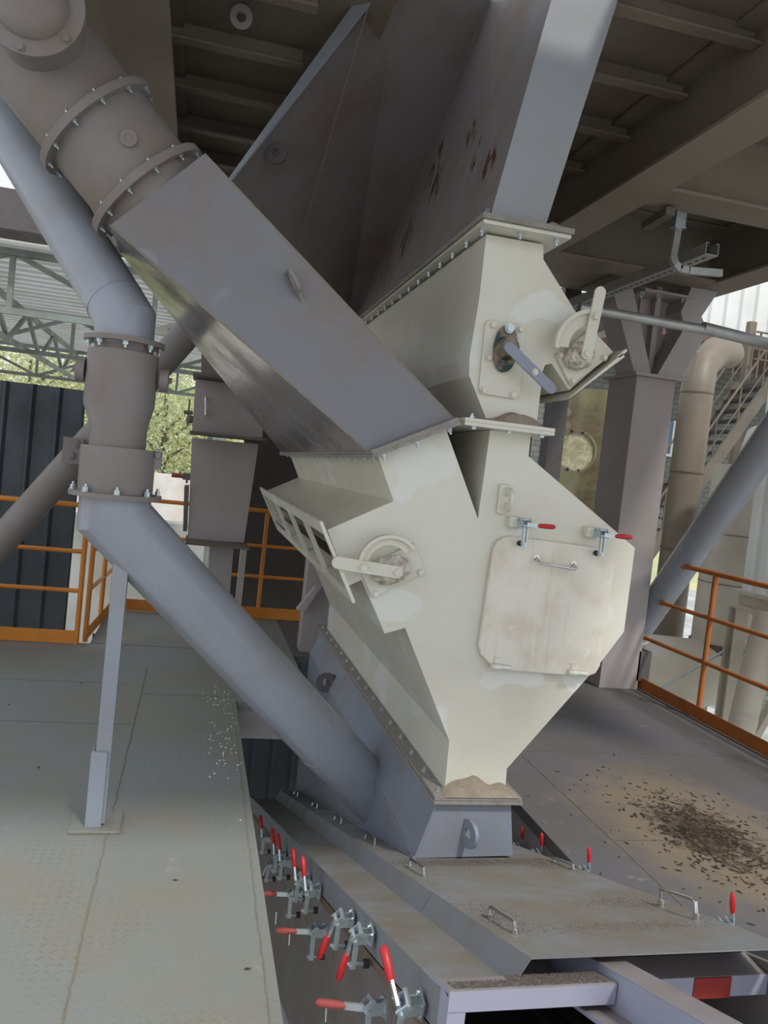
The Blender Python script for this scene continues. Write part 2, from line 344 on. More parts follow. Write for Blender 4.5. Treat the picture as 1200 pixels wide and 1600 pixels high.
BM = [((2.43, 1.2, 3.5), (2.43, 8.5, 3.5), 'long dark roof beam right of the hopper'), ((-.435, 1.2, 3.5), (-.435, 8.5, 3.5), 'roof beam beside the round duct, left of the hopper'),
      ((4.15, 2.4, 3.5), (4.15, 8.5, 3.5), 'outer roof beam above the right railing'),
      ((2.572, 4.52, 3.503), (4.01, 4.52, 3.503), 'short cross beam carrying the bent hanger rod'), ((2.572, 6.08, 3.503), (4.01, 6.08, 3.503), 'short cross beam above the right column'),
      ((-.29, 8.2, 3.503), (2.28, 8.2, 3.503), 'back cross beam of the platform')]
for a, b, lb in BM: struct('ceiling_beam', ibeam(a, b), M['beam'], lb)
for i, y in enumerate((2.35, 2.92, 3.5, 4.08, 4.68, 5.28, 5.9, 6.5, 7.1)):   # angle-iron purlins
    for x0, x1 in ((-.40, .36), (1.62, 2.40)):
        if x0 > 0 and y > 5: x0 = 1.75
        struct('ceiling_purlin', MB().box((x0, y, 3.86), (x1, y+.012, 3.97)).box((x0, y-.06, 3.86), (x1, y+.0, 3.872)), M['beam'], 'angle iron purlin under the platform plate')
for y in (3.5, 5.2, 6.8):
    struct('ceiling_purlin', MB().box((2.6, y, 3.86), (4.0, y+.012, 3.97)).box((2.6, y-.06, 3.86), (4.0, y, 3.872)), M['beam'], 'angle iron purlin in the right bay')
q = at(378, 20, z=3.93); lug = MB().ring(q+Vector((0, 0, -.02)), (0.15, .9, .4), .058, .026, .014, 24).box((q.x-.03, q.y-.007, q.z+.0), (q.x+.03, q.y+.007, 3.975))
tag(lug.build('lifting_lug', M['steel']), 'pale ring lifting lug under the ceiling plate at the top', 'lifting lug')

# dark corrugated fence on the left and panels behind
def corrugated(x0, x1, y, z0, z1, pitch=.22, d=.03, mb=None):
    mb = mb or MB(); n = int((x1-x0)/pitch)
    pts = []
    for i in range(n+1):
        x = x0+i*pitch
        pts += [(x, 0), (x+pitch*.12, -d), (x+pitch*.2, -d), (x+pitch*.32, 0)]
    pts = [p for p in pts if p[0] < x1]+[(x1, 0)]
    for (a, da), (b, db) in zip(pts, pts[1:]):
        mb.hull([(a, y+da, z0), (b, y+db, z0), (b, y+db, z1), (a, y+da, z1), (a, y+da+.012, z0), (b, y+db+.012, z0), (b, y+db+.012, z1), (a, y+da+.012, z1)],
                [(0,1,2,3),(7,6,5,4),(0,4,5,1),(3,2,6,7)])
    return mb
tag(corrugated(-7, -1.02, 7.6, -3.4, 2.09).build('corrugated_fence', M['dark']), 'dark corrugated metal fence behind the left orange railing', 'fence')
tag(corrugated(-.9, 2.4, 8.75, -3.4, -.35, mb=MB()).build('corrugated_fence', M['dark']), 'dark corrugated sheet seen below through the walkway opening', 'fence')
struct('wall_back', MB().box((.47, 8.85, -.3), (2.9, 8.95, 4.0)), M['darkwall'], 'dark metal panel wall behind the grey box duct')

# ================================================================== MACHINE: cream chute
YF, YB = 3.28, 6.6
chute = thing('feed_chute', 'cream Y-shaped steel chute with hatch door above the vibrating screen', 'chute', (1.3, 4.9, .29))
poly = xz([(591, 713), (615, 783), (511, 828), (545, 915), (565, 906), (601, 990), (633, 981), (702, 1158), (694, 1240), (789, 1238), (792, 1201), (937, 1037), (975, 987), (992, 856), (826, 713), (830, 678), (766, 672), (747, 811), (697, 671)], YF)
n = len(poly)
MB().hull([(x, YF, z) for x, z in poly]+[(x, YB, z) for x, z in poly], [tuple(range(n)), tuple(range(2*n-1, n-1, -1))]+[(i, (i+1) % n, n+(i+1) % n, n+i) for i in range(n) if i != 2]).build('chute_body', M['cream'], chute)
def rot(c, ang, pts): return [(c[0]+x*math.cos(ang)-z*math.sin(ang), c[1]+x*math.sin(ang)+z*math.cos(ang)) for x, z in pts]
# bottom flange with dust mound and bolts
fl = xz([(678, 1249), (815, 1256), (815, 1263), (678, 1259)], 3.2)
zf = fl[0][1]; x0f, x1f = fl[0][0], fl[1][0]
MB().box((x0f, 3.19, .262), (x1f, 6.74, .276)).box((x0f+.004, 3.195, .278), (x1f-.004, 6.735, .292)).build('bottom_flange', M['edge'], chute)
b = MB()
for i in range(16): b.add((x0f+.035, 3.26+i*.222, .292), (0, 0, 1), .011, .009, .008)
b.bolts('flange_bolt', M['zinc'], chute)
def mound(x0, x1, y0, y1, z, prof, name='dust_mound', parent=None):
    mb = MB(); n = len(prof); vs = []
    for k, (yy, sc) in enumerate(((y0, .0), (y0+(y1-y0)*.25, .75), (y1, 1.0))):
        for i, h in enumerate(prof): vs.append((x0+(x1-x0)*i/(n-1), yy, z+h*sc+.001))
    fs = [(r*n+i, r*n+i+1, (r+1)*n+i+1, (r+1)*n+i) for r in range(2) for i in range(n-1)]
    mb.hull(vs, fs); return mb.build(name, M['dust'], parent, smooth=True)
mound(x0f+.05, x1f-.02, 3.19, 3.285, .292, [0, .012, .03, .042, .046, .05, .058, .066, .06, .045, .03, .022, .03, .036, .03, .016, .004], parent=chute)
# middle flange (between neck and chute)
zm = 1.90
MB().box((1.06, 3.18, zm-.016), (1.465, 6.7, zm-.001)).build('branch_flange', M['cream'], chute)
# left branch flange
fa, fb = at(583, 716, y=3.18), at(721, 663, y=3.18)
d = (fb-fa); d.y = 0; d.normalize(); nrm = Vector((-d.z, 0, d.x))
def fplate(o, thick, lo, hi): return [fa+d*lo+nrm*o, fb-d*hi+nrm*o, fb-d*hi+nrm*(o+thick), fa+d*lo+nrm*(o+thick)]
MB().prism(fplate(0, .014, 0, 0), (0, 3.84, 0)).build('inlet_flange', M['edge'], chute)
b = MB()
for t in (.12, .5, .88): b.add(fa+(fb-fa)*t+nrm*(-.001)+Vector((0, .03, 0)), -nrm, .011, .01, .012)
for i in range(18): b.add(fa+d*.028-nrm*.001+Vector((0, .12+i*.2, 0)), -nrm, .01, .009, .012)
b.bolts('flange_bolt', M['zinc'], chute)
# inlet grille on the damper box end
g0, g1 = at(500, 814, y=3.22), at(552, 941, y=3.22)
gd = (g1-g0).normalized(); gn = Vector((-gd.z, 0, gd.x)); gl = (g1-g0).length
if gn.x > 0: gn = -gn
GY0, GY1 = 3.20, 6.45
g = MB()
g.bar(g0+gd*.03+Vector((0, 0, 0)), g0+gd*.03+Vector((0, GY1-GY0, 0)), .06, .012, up=gn)
g.bar(g1-gd*.03, g1-gd*.03+Vector((0, GY1-GY0, 0)), .06, .012, up=gn)
g.bar(g0+gd*.002+Vector((0, -.006, 0)), g1-gd*.002+Vector((0, -.006, 0)), .014, .034, up=(0, 1, 0))
g.bar(g0+Vector((0, GY1-GY0, 0)), g1+Vector((0, GY1-GY0, 0)), .012, .04, up=(0, 1, 0))
GF = g.build('grille_frame', M['cream'], chute)
for yy in (3.85, 4.55, 5.4): MB().bar(g0+gd*.04+Vector((0, yy-3.22, 0)), g1-gd*.04+Vector((0, yy-3.22, 0)), .03, .022, up=gn).build('grille_bar', M['cream'], GF)
c0 = (g0+g1)/2-gn*.07+gd*.02; c1 = c0-gn*.20-gd*.05
MB().prism([c0+Vector((0, .1, 0)), c1+Vector((0, .1, 0)), c1+gd*.014+Vector((0, .1, 0)), c0+gd*.014+Vector((0, .1, 0))], (0, GY1-GY0-.2, 0)).build('damper_flap', M['tan'], chute)
# levers, bearing plates
def stadium(mb, a, b, r, y, t, n=10):
    a, b = Vector((a.x, 0, a.z)), Vector((b.x, 0, b.z)); d = (b-a).normalized(); an = math.atan2(d.z, d.x); pts = []
    for i in range(n+1): q = an-math.pi/2+math.pi*i/n; pts.append((b.x+r*math.cos(q), b.z+r*math.sin(q)))
    for i in range(n+1): q = an+math.pi/2+math.pi*i/n; pts.append((a.x+r*math.cos(q), a.z+r*math.sin(q)))
    return mb.slab(pts, y, y+t)
def quadrant(mb, c, a0, a1, ri, ro, y, t, n=20):
    P = [(c.x+ro*math.cos(a0+(a1-a0)*i/n), c.z+ro*math.sin(a0+(a1-a0)*i/n)) for i in range(n+1)]
    Q = [(c.x+ri*math.cos(a1+(a0-a1)*i/n), c.z+ri*math.sin(a1+(a0-a1)*i/n)) for i in range(n+1)]
    return mb.slab(P+Q, y, y+t)
def wrapped(c, rx, rz, ang, parent, y):
    mb = MB(); bmesh.ops.create_icosphere(mb.b, subdivisions=4, radius=1)
    from mathutils import noise as nz
    for v in mb.b.verts:
        k = 1+.16*nz.noise(v.co*2.6+Vector((c.x*9, 0, 3)))+.10*nz.noise(v.co*6.5)
        p = v.co*k; x, z = p.x*rx, p.z*rz
        v.co = Vector((c.x+x*math.cos(ang)-z*math.sin(ang), y-.012+p.y*.05, c.z+x*math.sin(ang)+z*math.cos(ang)))
    return mb.build('wrapped_bearing', M['wrap'], parent, smooth=True)
def corner_bolts(mb, pts, y, k=.16, r=.012):
    cx = sum(p[0] for p in pts)/len(pts); cz = sum(p[1] for p in pts)/len(pts)
    for x, z in pts: mb.add((x+(cx-x)*k, y, z+(cz-z)*k), (0, -1, 0), r, .012, 0)
    return mb
# left damper lever
pl = xz([(646, 848), (663, 893), (580, 933), (561, 888)], YF)
MB().slab(pl, YF-.020, YF-.002).build('bearing_plate', M['cream'], chute, bevel=.002)
corner_bolts(MB(), pl, YF-.020).bolts('plate_bolt', M['cream'], chute)
pv, pe = at(620, 894, y=YF-.09), at(528, 879, y=YF-.09)
wrapped(at(612, 891, y=YF-.04), .082, .058, .35, chute, YF-.03)
LV = stadium(MB(), pe, pv, .026, YF-.10, .012).build('damper_lever', M['cream'], chute, bevel=.002)
mid = pe+(pv-pe)*.42; MB().bolt((mid.x, YF-.10, mid.z), (0, -1, 0), .015, .012, 0).build('lever_bolt', M['cream'], LV); MB().cyl((pv.x, YF-.112, pv.z), (pv.x, YF+.0, pv.z), .014).build('lever_pin', M['cream'], LV)
Q = quadrant(MB(), at(606, 884, y=YF-.07), .72, 3.02, .088, .132, YF-.085, .010)
quadrant(Q, at(606, 884, y=YF-.07), .72, 3.02, .118, .132, YF-.105, .03)
Q.build('lever_quadrant', M['cream'], chute)
# inspection door
DR = xz([(782, 838), (945, 858), (955, 870), (930, 1043), (918, 1053), (770, 1042), (748, 1018), (766, 852)], YF)
dp = xz([(796, 837), (783, 839), (773, 846), (767, 858), (765, 872), (745, 1008), (749, 1022), (768, 1041), (780, 1045), (912, 1055), (926, 1050), (933, 1038), (955, 888), (953, 874), (946, 864), (934, 857), (922, 854)], YF)
door = MB().slab(dp, YF-.03, YF-.002).build('inspection_door', M['door'], chute, bevel=.006)
h0, h1 = at(838, 871, y=YF-.03), at(896, 881, y=YF-.03); hd = Vector((0, -.045, -.02))
MB().tube([h0, h0+hd*.8, h0+hd+(h1-h0)*.06, h1+hd-(h1-h0)*.06, h1+hd*.8, h1], .0058, 10).ring(h0, (0, 1, 0), .014, .004, .008, 16).ring(h1, (0, 1, 0), .014, .004, .008, 16).build('door_handle', M['chrome'], door, smooth=True)
for hx, hy in ((778, 1041), (897, 1050)):
    p = at(hx, hy, y=YF-.03); mb = MB().cyl(p+Vector((-.035, -.012, 0)), p+Vector((.012, -.012, .0)), .014).cyl(p+Vector((.014, -.012, 0)), p+Vector((.055, -.012, -.002)), .011)
    mb.box((p.x-.02, YF-.036, p.z), (p.x+.012, YF-.02, p.z+.04)); mb.build('door_hinge', M['cream'], door)
def toggle(parent, o, n, arm, hnd, s=1.0, dusty=False, names=('clamp_body', 'clamp_arm', 'clamp_grip'), fold=.0):
    """o mount point, n outward, arm direction of the hold-down arm, hnd direction of the handle"""
    o, n, arm, hnd = Vector(o), Vector(n).normalized(), Vector(arm).normalized(), Vector(hnd).normalized()
    sd = n.cross(arm).normalized()
    b = MB()
    b.bar(o-arm*.022*s, o+arm*.022*s, .04*s, .004*s, up=n)
    for k in (-1, 1):
        b.bar(o+sd*k*.012*s-arm*.012*s+n*.018*s, o+sd*k*.012*s+arm*.014*s+n*.018*s, .004*s, .036*s, up=n)
        b.bar(o+sd*k*.016*s+n*.03*s-arm*.014*s, o+sd*k*.016*s+n*.05*s+arm*.004*s, .004*s, .016*s, up=n)
    pv = o+n*.042*s
    for k in (.004, -.012): b.cyl(pv+arm*k*s*1.4-sd*.022*s-n*.012*s*(k < 0), pv+arm*k*s*1.4+sd*.022*s-n*.012*s*(k < 0), .006*s, n=10)
    for aa in (-.014, .014):
        for k in (-1, 1): b.bolt(o+arm*aa*s+sd*k*.016*s+n*.002*s, n, .004*s, .004*s, 0)
    B = b.build(names[0], M['zinc'], parent)
    a = MB(); p0 = pv-n*.004*s; p1 = p0+arm*.085*s
    for k in (-1, 1): a.bar(p0+sd*k*.007*s, p1+sd*k*.007*s, .004*s, .014*s, up=n)
    a.cyl(p1-n*.04*s-arm*.008*s, p1+n*.014*s-arm*.008*s, .005*s, n=10); a.tube([p1+n*.002*s-arm*.008*s, p1+n*.010*s-arm*.008*s], .010*s, 6)
    A = a.build(names[1], M['zinc'], parent)
    MB().cyl(p1-n*.042*s-arm*.008*s, p1-n*.028*s-arm*.008*s, .011*s, n=12).build('rubber_tip', M['rubber'], A)
    h = MB(); q0 = pv+n*.006*s; q1 = q0+hnd*.045*s
    hs = hnd.cross(n); hs = hs.normalized() if hs.length > 1e-3 else sd
    h.bar(q0, q1, .016*s, .006*s, up=hs.cross(hnd)); H = h.build('clamp_handle', M['zinc'], parent)
    g = MB(); g.tube([q1-hnd*.004*s, q1+hnd*.004*s, q1+hnd*.03*s, q1+hnd*.056*s, q1+hnd*.064*s], [.006*s, .0085*s, .0098*s, .009*s, .004*s], 12)
    g.build(names[2], M['grip_dusty' if dusty else 'grip'], H, smooth=True)
for cx_, cy_ in ((815, 818), (934, 834)):
    p = at(cx_, cy_, y=YF-.04)
    MB().box((p.x-.055, YF-.045, p.z-.018), (p.x+.015, YF-.001, p.z+.025)).build('clamp_block', M['cream'], chute, bevel=.002)
    toggle(chute, (p.x, YF-.046, p.z), (0, -1, 0), (0.0, 0, -1), (1, -.25, .02), 1.12)
p = at(787, 780, y=YF)
mb = MB().box((p.x-.03, YF-.02, p.z-.065), (p.x+.022, YF-.001, p.z+.065)); mb.build('lug_pad', M['cream'], chute, bevel=.006)
MB().ring((p.x+.004, YF-.034, p.z), (1, 0, 0), .055, .02, .012, 24).build('lifting_lug', M['cream'], chute)

# ------------------------------------------------------------------ neck with damper
neck = thing('damper_neck', 'upper cream chute neck with bearing and slanting blue-grey lever under the hopper', 'chute neck', (1.25, 4.9, 1.90))
np_ = xz([(760, 366), (749, 465), (734, 557), (733, 587), (760, 655), (838, 668), (845, 608), (847, 582), (852, 570), (862, 568), (889, 610), (958, 550), (898, 485), (849, 405), (849, 382)], YF)
MB().slab(np_, YF, YB).build('neck_body', M['cream'], neck)
MB().box((1.06, 3.18, zm), (1.465, 6.7, zm+.015)).build('bottom_flange', M['cream'], neck)
mound(1.14, 1.43, 3.18, 3.285, zm+.014, [0, .006, .012, .016, .02, .028, .04, .05, .056, .056, .05, .052, .046, .03, .012, .004], parent=neck)
b = MB()
for x in (1.11, 1.27, 1.42): b.add((x, 3.21, zm-.016), (0, 0, -1), .011, .01, .0)
b.add((1.10, 3.22, zm+.015), (0, 0, 1), .011, .01, .01); b.add((1.085, 3.5, zm+.015), (0, 0, 1), .011, .01, .01)
b.bolts('flange_bolt', M['zinc'], neck)
ZT = 2.725
MB().box((1.04, 3.17, ZT-.016), (1.43, 6.7, ZT-.001)).build('top_flange', M['cream'], neck)
b = MB()
for i in range(16): b.add((1.068, 3.26+i*.2, ZT-.016), (0, 0, -1), .012, .012, .012)
for x in (1.22, 1.385): b.add((x, 3.21, ZT-.016), (0, 0, -1), .012, .012, .012)
b.bolts('flange_bolt', M['zinc'], neck)
pl = xz([(763, 500), (757, 507), (747, 606), (750, 615), (804, 624), (810, 619), (820, 517), (815, 510)], YF)
MB().slab(pl, YF-.014, YF-.001).build('bearing_plate', M['cream'], neck, bevel=.002)
mb = MB()
for a, b2 in ((770, 508), (813, 515), (763, 559), (756, 610), (801, 617)):
    p = at(a, b2, y=YF-.015); mb.add((p.x, YF-.015, p.z), (0, -1, 0), .012, .012, 0)
mb.bolts('plate_bolt', M['cream'], neck)
c = at(790, 545, y=YF-.03)
dm = []
for i in range(28):
    q = 2*math.pi*i/28; r = .062+.038*abs(math.cos(q-math.pi/2))**3
    dm.append((c.x+r*.85*math.cos(q), c.z+r*math.sin(q)))
BR = MB().slab(rot((0, 0), 0, dm), YF-.04, YF-.014).build('bearing_housing', M['bearing'], neck, bevel=.004)
MB().cyl((c.x, YF-.04, c.z), (c.x, YF-.075, c.z), .052, .045, 24).build('bearing_hub', M['bearing'], BR, smooth=True)
MB().ring((c.x, YF-.076, c.z), (0, 1, 0), .036, .018, .012, 24).cyl((c.x, YF-.11, c.z), (c.x, YF-.05, c.z), .019).build('shaft', M['dust'], BR)
p = at(796, 513, y=YF-.05); MB().bolt((p.x, YF-.05, p.z), (0, -1, 0), .016, .012, 0).build('housing_bolt', M['zinc'], BR)
pv, pe = at(796, 543, y=YF-.12), at(861, 607, y=YF-.12)
LV = stadium(MB(), pv, pe, .023, YF-.125, .012).build('damper_lever', M['lever'], neck, bevel=.002)
LV['label'] = 'blue-grey lever'
mid = pv+(pe-pv)*.6; MB().bolt((mid.x, YF-.125, mid.z), (0, -1, 0), .011, .008, 0).build('lever_pin', M['cream'], LV)
# side damper box of the neck
pl = xz([(866, 556), (921, 515), (947, 560), (889, 603)], YF)
MB().slab(pl, YF-.018, YF-.001).build('bearing_plate', M['cream'], neck, bevel=.002)
corner_bolts(MB(), pl, YF-.018).bolts('plate_bolt', M['cream'], neck)
wrapped(at(905, 556, y=YF-.04), .068, .06, .5, neck, YF-.03)
a0, a1 = at(973, 552, y=3.22), at(891, 620, y=3.22)
MB().bar(a0, a0+Vector((0, 3.3, 0)), .012, .05, up=(a1-a0)).build('box_lip', M['cream'], neck)
MB().prism([a0, a1, a1+Vector((-.012, 0, -.014)), a0+Vector((.012, 0, -.014))], (0, 3.3, 0)).build('box_flange', M['cream'], neck)
pv, pe = at(916, 553, y=YF-.1), at(937, 457, y=YF-.1)
LV = stadium(MB(), pv, pe, .025, YF-.11, .012).build('damper_lever', M['cream'], neck, bevel=.002)
mid = pv+(pe-pv)*.6; MB().bolt((mid.x, YF-.11, mid.z), (0, -1, 0), .015, .012, 0).build('lever_bolt', M['cream'], LV); MB().cyl((pv.x, YF-.118, pv.z), (pv.x, YF, pv.z), .014).build('lever_pin', M['cream'], LV)
c = at(921, 546, y=YF-.08)
Q = quadrant(MB(), c, 1.72, 3.2, .10, .165, YF-.085, .01); quadrant(Q, c, 1.62, 3.25, .150, .168, YF-.10, .028)
Q.build('lever_quadrant', M['cream'], neck)

# ------------------------------------------------------------------ hopper above
hop = thing('feed_hopper', 'large rust-flecked grey hopper rising from the cream neck through the ceiling', 'hopper', (1.2, 4.9, 2.74))
T1 = at(767, 0, x=1.3); L = at(372, 262, y=4.6); E0 = at(560, 0, z=4.0); Eh = L+(E0-L)*1.35; L = L-(E0-L)*.16
V = [(1.09, 3.25, 2.74), (1.335, 3.25, 2.74), (1.62, 3.25, 4.1), (1.325, 3.25, 4.1), tuple(T1), (1.09, 6.6, 2.74), tuple(L), tuple(Eh), (1.335, 6.6, 2.74), (1.62, 6.6, 4.1), (.6, 6.6, 4.6), tuple(L+Vector((-.12, .6, -.16)))]
MB().hull(V, [(0, 1, 2, 3), (0, 3, 4, 5), (5, 4, 7, 6), (1, 8, 9, 2), (5, 6, 11), (5, 11, 10, 9, 8), (6, 7, 10, 11), (4, 3, 2, 9, 10, 7)]).build('hopper_shell', M['hopper'], hop)
MB().hull([(1.088, 3.246, 2.745), (1.337, 3.246, 2.745), (1.622, 3.246, 4.1), (1.323, 3.246, 4.1), (1.088, 3.25, 2.745), (1.337, 3.25, 2.745), (1.622, 3.25, 4.1), (1.323, 3.25, 4.1)], [(0, 1, 2, 3), (0, 4, 5, 1), (1, 5, 6, 2), (2, 6, 7, 3), (3, 7, 4, 0)]).build('front_plate', M['hopper_front'], hop)
def onplane(px, py, a, b, c, lift=.004):
    n = (Vector(b)-Vector(a)).cross(Vector(c)-Vector(a)).normalized(); d = ray(px, py); t = n.dot(Vector(a)-CAM)/n.dot(d); p = CAM+d*t
    return p+(CAM-p).normalized()*lift
w = MB(); fc = (V[5], V[4], V[6])
w.tube([onplane(575, 12, *fc), onplane(520, 200, *fc), onplane(462, 400, *fc)], .003, 6); w.tube([T1, Vector(V[5])], .003, 6)
w.build('weld_seam', M['dust'], hop)
w = MB(); w.prism([Vector(V[6]), Vector(V[7]), Vector(V[7])+Vector((.085, -.07, -.02)), Vector(V[6])+Vector((.02, -.014, -.0))], (-.008, -.008, .0)); w.build('edge_strip', M['pipe'], hop)  # bluer paint stands in for sky light on the folded edge
q = onplane(433, 240, *fc, lift=.04); MB().ring(q, (.35, .9, 0), .058, .024, .016, 24).build('lifting_lug', M['lug'], hop)
MB().box((1.03, 3.155, ZT), (1.437, 6.7, ZT+.022)).build('bottom_flange', M['edge'], hop)
mound(1.30, 1.44, 3.165, 3.255, ZT+.018, [.002, .02, .035, .03, .016, .012, .0], 'dust_mound', hop)
MB().prism([(1.045, 3.26, ZT+.02), (1.075, 3.26, ZT+.075), (1.095, 3.26, ZT+.075), (1.095, 3.26, ZT+.02)], (0, 3.3, 0)).build('flange_stiffener', M['grey'], hop)

# ------------------------------------------------------------------ slanting spreader chute and round duct
spr = thing('spreader_chute', 'grey slanting rectangular chute feeding the left arm of the cream chute', 'chute', (.3, 4, 2.1))
F = [tuple(at(a, b, y=3.25)) for a, b in ((172, 352), (320, 240), (710, 655), (582, 711))]
Bk = [(F[0][0], 3.70, F[0][2]), (F[1][0], 3.70, F[1][2]), (F[2][0], 6.9, F[2][2]), (F[3][0], 6.9, F[3][2])]
MB().hull(F+Bk, [(0, 1, 2, 3), (7, 6, 5, 4), (0, 3, 7, 4), (1, 0, 4, 5), (2, 1, 5, 6), (3, 2, 6, 7)]).build('chute_body', M['grey'], spr)
e = MB(); e.tube([F[0], F[3]], .004, 6); e.tube([F[1], F[2]], .003, 6); e.build('weld_seam', M['dust'], spr)
MB().prism(fplate(.0145, .018, .006, .004), (0, 3.83, 0)).build('bottom_flange', M['edge'], spr)
b = MB()
for i in range(18): b.add(fa+d*.022+nrm*.031+Vector((0, .1+i*.2, 0)), nrm, .009, .006, 0)
b.bolts('flange_bolt', M['grey'], spr)
p, q = at(446, 424, y=3.25), at(475, 474, y=3.25); ld = (q-p).normalized(); ln = ld.cross(Vector((0, 1, 0))).normalized(); c = (p+q)/2-ld*.02+Vector((0, -.045, 0))
mb = MB().ring(c, ln, .05, .021, .012, 28)
for u, v in ((p, c-ld*.036), (q, c+ld*.036)): mb.prism([u-ln*.006, (p+q)/2-ln*.006+Vector((0, -.012, 0)), v-ln*.006], ln*.012)
mb.prism([p-ln*.006, q-ln*.006, (p+q)/2-ln*.006+Vector((0, -.014, 0))], ln*.012)
mb.build('lifting_lug', M['edge'], spr)
rd = thing('round_duct', 'big round grey flanged duct slanting in from the top left corner', 'duct', (-.6, 3.475, 3.0))
ax = Vector((-.7071, 0, .7071)); o = Vector((F[0][0]+F[1][0], 0, F[0][2]+F[1][2]))/2; o.y = 3.475
MB().cyl(o-ax*.02, o+ax*3.2, .225, n=48).build('duct_body', M['duct'], rd, smooth=True)
for k, s_ in ((.075, .268), (.375, .266)):
    MB().cyl(o+ax*(k-.016), o+ax*(k+.016), s_, n=48).build('flange', M['duct'], rd, smooth=True)
b = MB(); u2 = Vector((.7071, 0, .7071)); v2 = Vector((0, 1, 0))
for k in (.075, .375):
    for i in range(12):
        q = 2*math.pi*(i+.3)/12; p = o+(u2*math.cos(q)+v2*math.sin(q))*.248
        b.add(p+ax*(k-.016), -ax, .008, .007, .012); b.add(p+ax*(k+.016), ax, .008, .007, .004)
b.bolts('flange_bolt', M['zinc'], rd)
p = at(201, 218, y=3.255); MB().ring(p+Vector((0, -.004, 0)), (0, 1, 0), .032, .016, .022, 24).cyl(p+Vector((0, .02, 0)), p+Vector((0, -.012, 0)), .016).build('inspection_plug', M['duct'], rd, smooth=True)
c = at(48, 4, y=3.08)
MB().cyl((c.x, 3.10, c.z), (c.x, 3.40, c.z), .15, n=40).build('branch_stub', M['duct'], rd, smooth=True)
LD = MB().cyl((c.x, 3.08, c.z), (c.x, 3.10, c.z), .178, n=48).build('branch_flange', M['duct'], rd, smooth=True)
MB().tube([(c.x, 3.08, c.z), (c.x, 3.06, c.z), (c.x, 3.03, c.z), (c.x, 3.02, c.z)], [.125, .12, .09, .02], 40).build('dished_lid', M['duct'], LD, smooth=True)
b = MB()
for i in range(6): q = 2*math.pi*(i+.37)/6; b.add((c.x+.158*math.cos(q), 3.08, c.z+.158*math.sin(q)), (0, -1, 0), .012, .008, 0)
b.bolts('lid_bolt', M['duct'], LD)

# ------------------------------------------------------------------ base hood below the cream chute
hood = thing('base_hood', 'blue-grey sloping base hood under the cream chute on the screen cover', 'hood', (1.3, 4.9, 0))
sl = lambda y: -.329*(y-3.25)
hy0, hy1 = 3.22, 6.62
zr = .045
V = [(1.07, hy0, sl(hy0)), (1.11, hy0, .262), (1.455, hy0, .262), (1.545, hy0, sl(hy0)),
     (1.07, hy1, zr), (1.11, hy1, .262), (1.455, hy1, .262), (1.545, hy1, zr), (1.07, hy1, sl(hy1)), (1.545, hy1, sl(hy1)), (1.07, hy0+.0, zr-.03), (1.545, hy0, zr-.03)]
A = at(683, 1263, y=hy0); 
V[0] = tuple(at(648, 1341, y=hy0)); V[3] = tuple(at(801, 1337, y=hy0))
V[1] = (A.x, hy0, .262); V[2] = (at(797, 1265, y=hy0).x, hy0, .262); V[5] = (A.x, hy1, .262); V[6] = (V[2][0], hy1, .262)
V[4] = (V[0][0], hy1, .07); V[7] = (V[3][0], hy1, .07); V[8] = (V[0][0], hy1, sl(hy1)-.01); V[9] = (V[3][0], hy1, sl(hy1)-.01)
MB().hull(V[:10], [(0, 1, 2, 3), (0, 4, 5, 1), (0, 8, 4), (1, 5, 6, 2), (2, 6, 7, 3), (3, 7, 9), (4, 8, 9, 7, 6, 5), (0, 3, 9, 8)]).build('hood_shell', M['hood'], hood)
w = MB().tube([V[0], V[4]], .005, 6).tube([V[0], V[1]], .005, 6).tube([(V[0][0]-.004, y, sl(y)+.004) for y in (3.22, 4, 4.8, 5.6, 6.4)], .006, 6); w.build('weld_seam', M['hood'], hood)
c = at(735, 1306, y=hy0-.05); q = at(735, 1306, y=hy0)
MB().ring((c.x, hy0-.03, c.z), (.9, .25, 0), .062, .024, .018, 28).build('lifting_lug', M['hood'], hood)
c = at(516, 1067, x=1.075); MB().ring(c+Vector((-.03, 0, 0)), (.35, .93, 0), .072, .03, .018, 28).box((c.x-.03, c.y-.01, c.z-.06), (c.x+.03, c.y+.01, c.z+.06)).build('lifting_lug', M['lug'], hood)

# ------------------------------------------------------------------ round pipe on the left
pc = thing('pipe_chute', 'blue-grey round drop pipe slanting into the base hood, with reducer and flanges', 'pipe', (-.32, 3.55, 1.4))
cx0 = -.335; PY = 3.55
u0 = at(52, 260, y=4.0); u1 = at(134, 400, y=3.55)
up_d = (u0-u1).normalized(); elbow = Vector((-.348, PY, 2.17))
ud = Vector((u0.x-elbow.x, u0.y-elbow.y, u0.z-elbow.z)).normalized()
MB().tube([(-.345, PY, 2.06), elbow, elbow+ud*4.2], .121, 40).build('upper_pipe', M['pipe'], pc, smooth=True)
MB().tube([elbow+ud*.10-ud*.004, elbow+ud*.10+ud*.004], .123, 40).build('weld_seam', M['pipe'], pc, smooth=True)
MB().cyl((-.342, PY, 2.065), (-.342, PY, 2.085), .162, n=44).build('flange', M['duct'], pc, smooth=True)
MB().tube([(-.342, PY, 2.065), (-.342, PY, 2.03)], .118, 40).build('collar', M['duct'], pc, smooth=True)
red = MB().tube([(-.342, PY, 2.03), (-.342, PY, 1.812), (-.335, PY, 1.72), (-.333, PY, 1.62)], [.143, .143, .115, .115], 44); red.build('reducer', M['duct'], pc, smooth=True)
MB().tube([(-.328, PY, 1.635), (-.326, PY, 1.445)], .152, 44).build('lower_collar', M['duct'], pc, smooth=True)
MB().cyl((-.324, PY, 1.425), (-.324, PY, 1.445), .188, n=44).build('flange', M['duct'], pc, smooth=True)
b = MB()
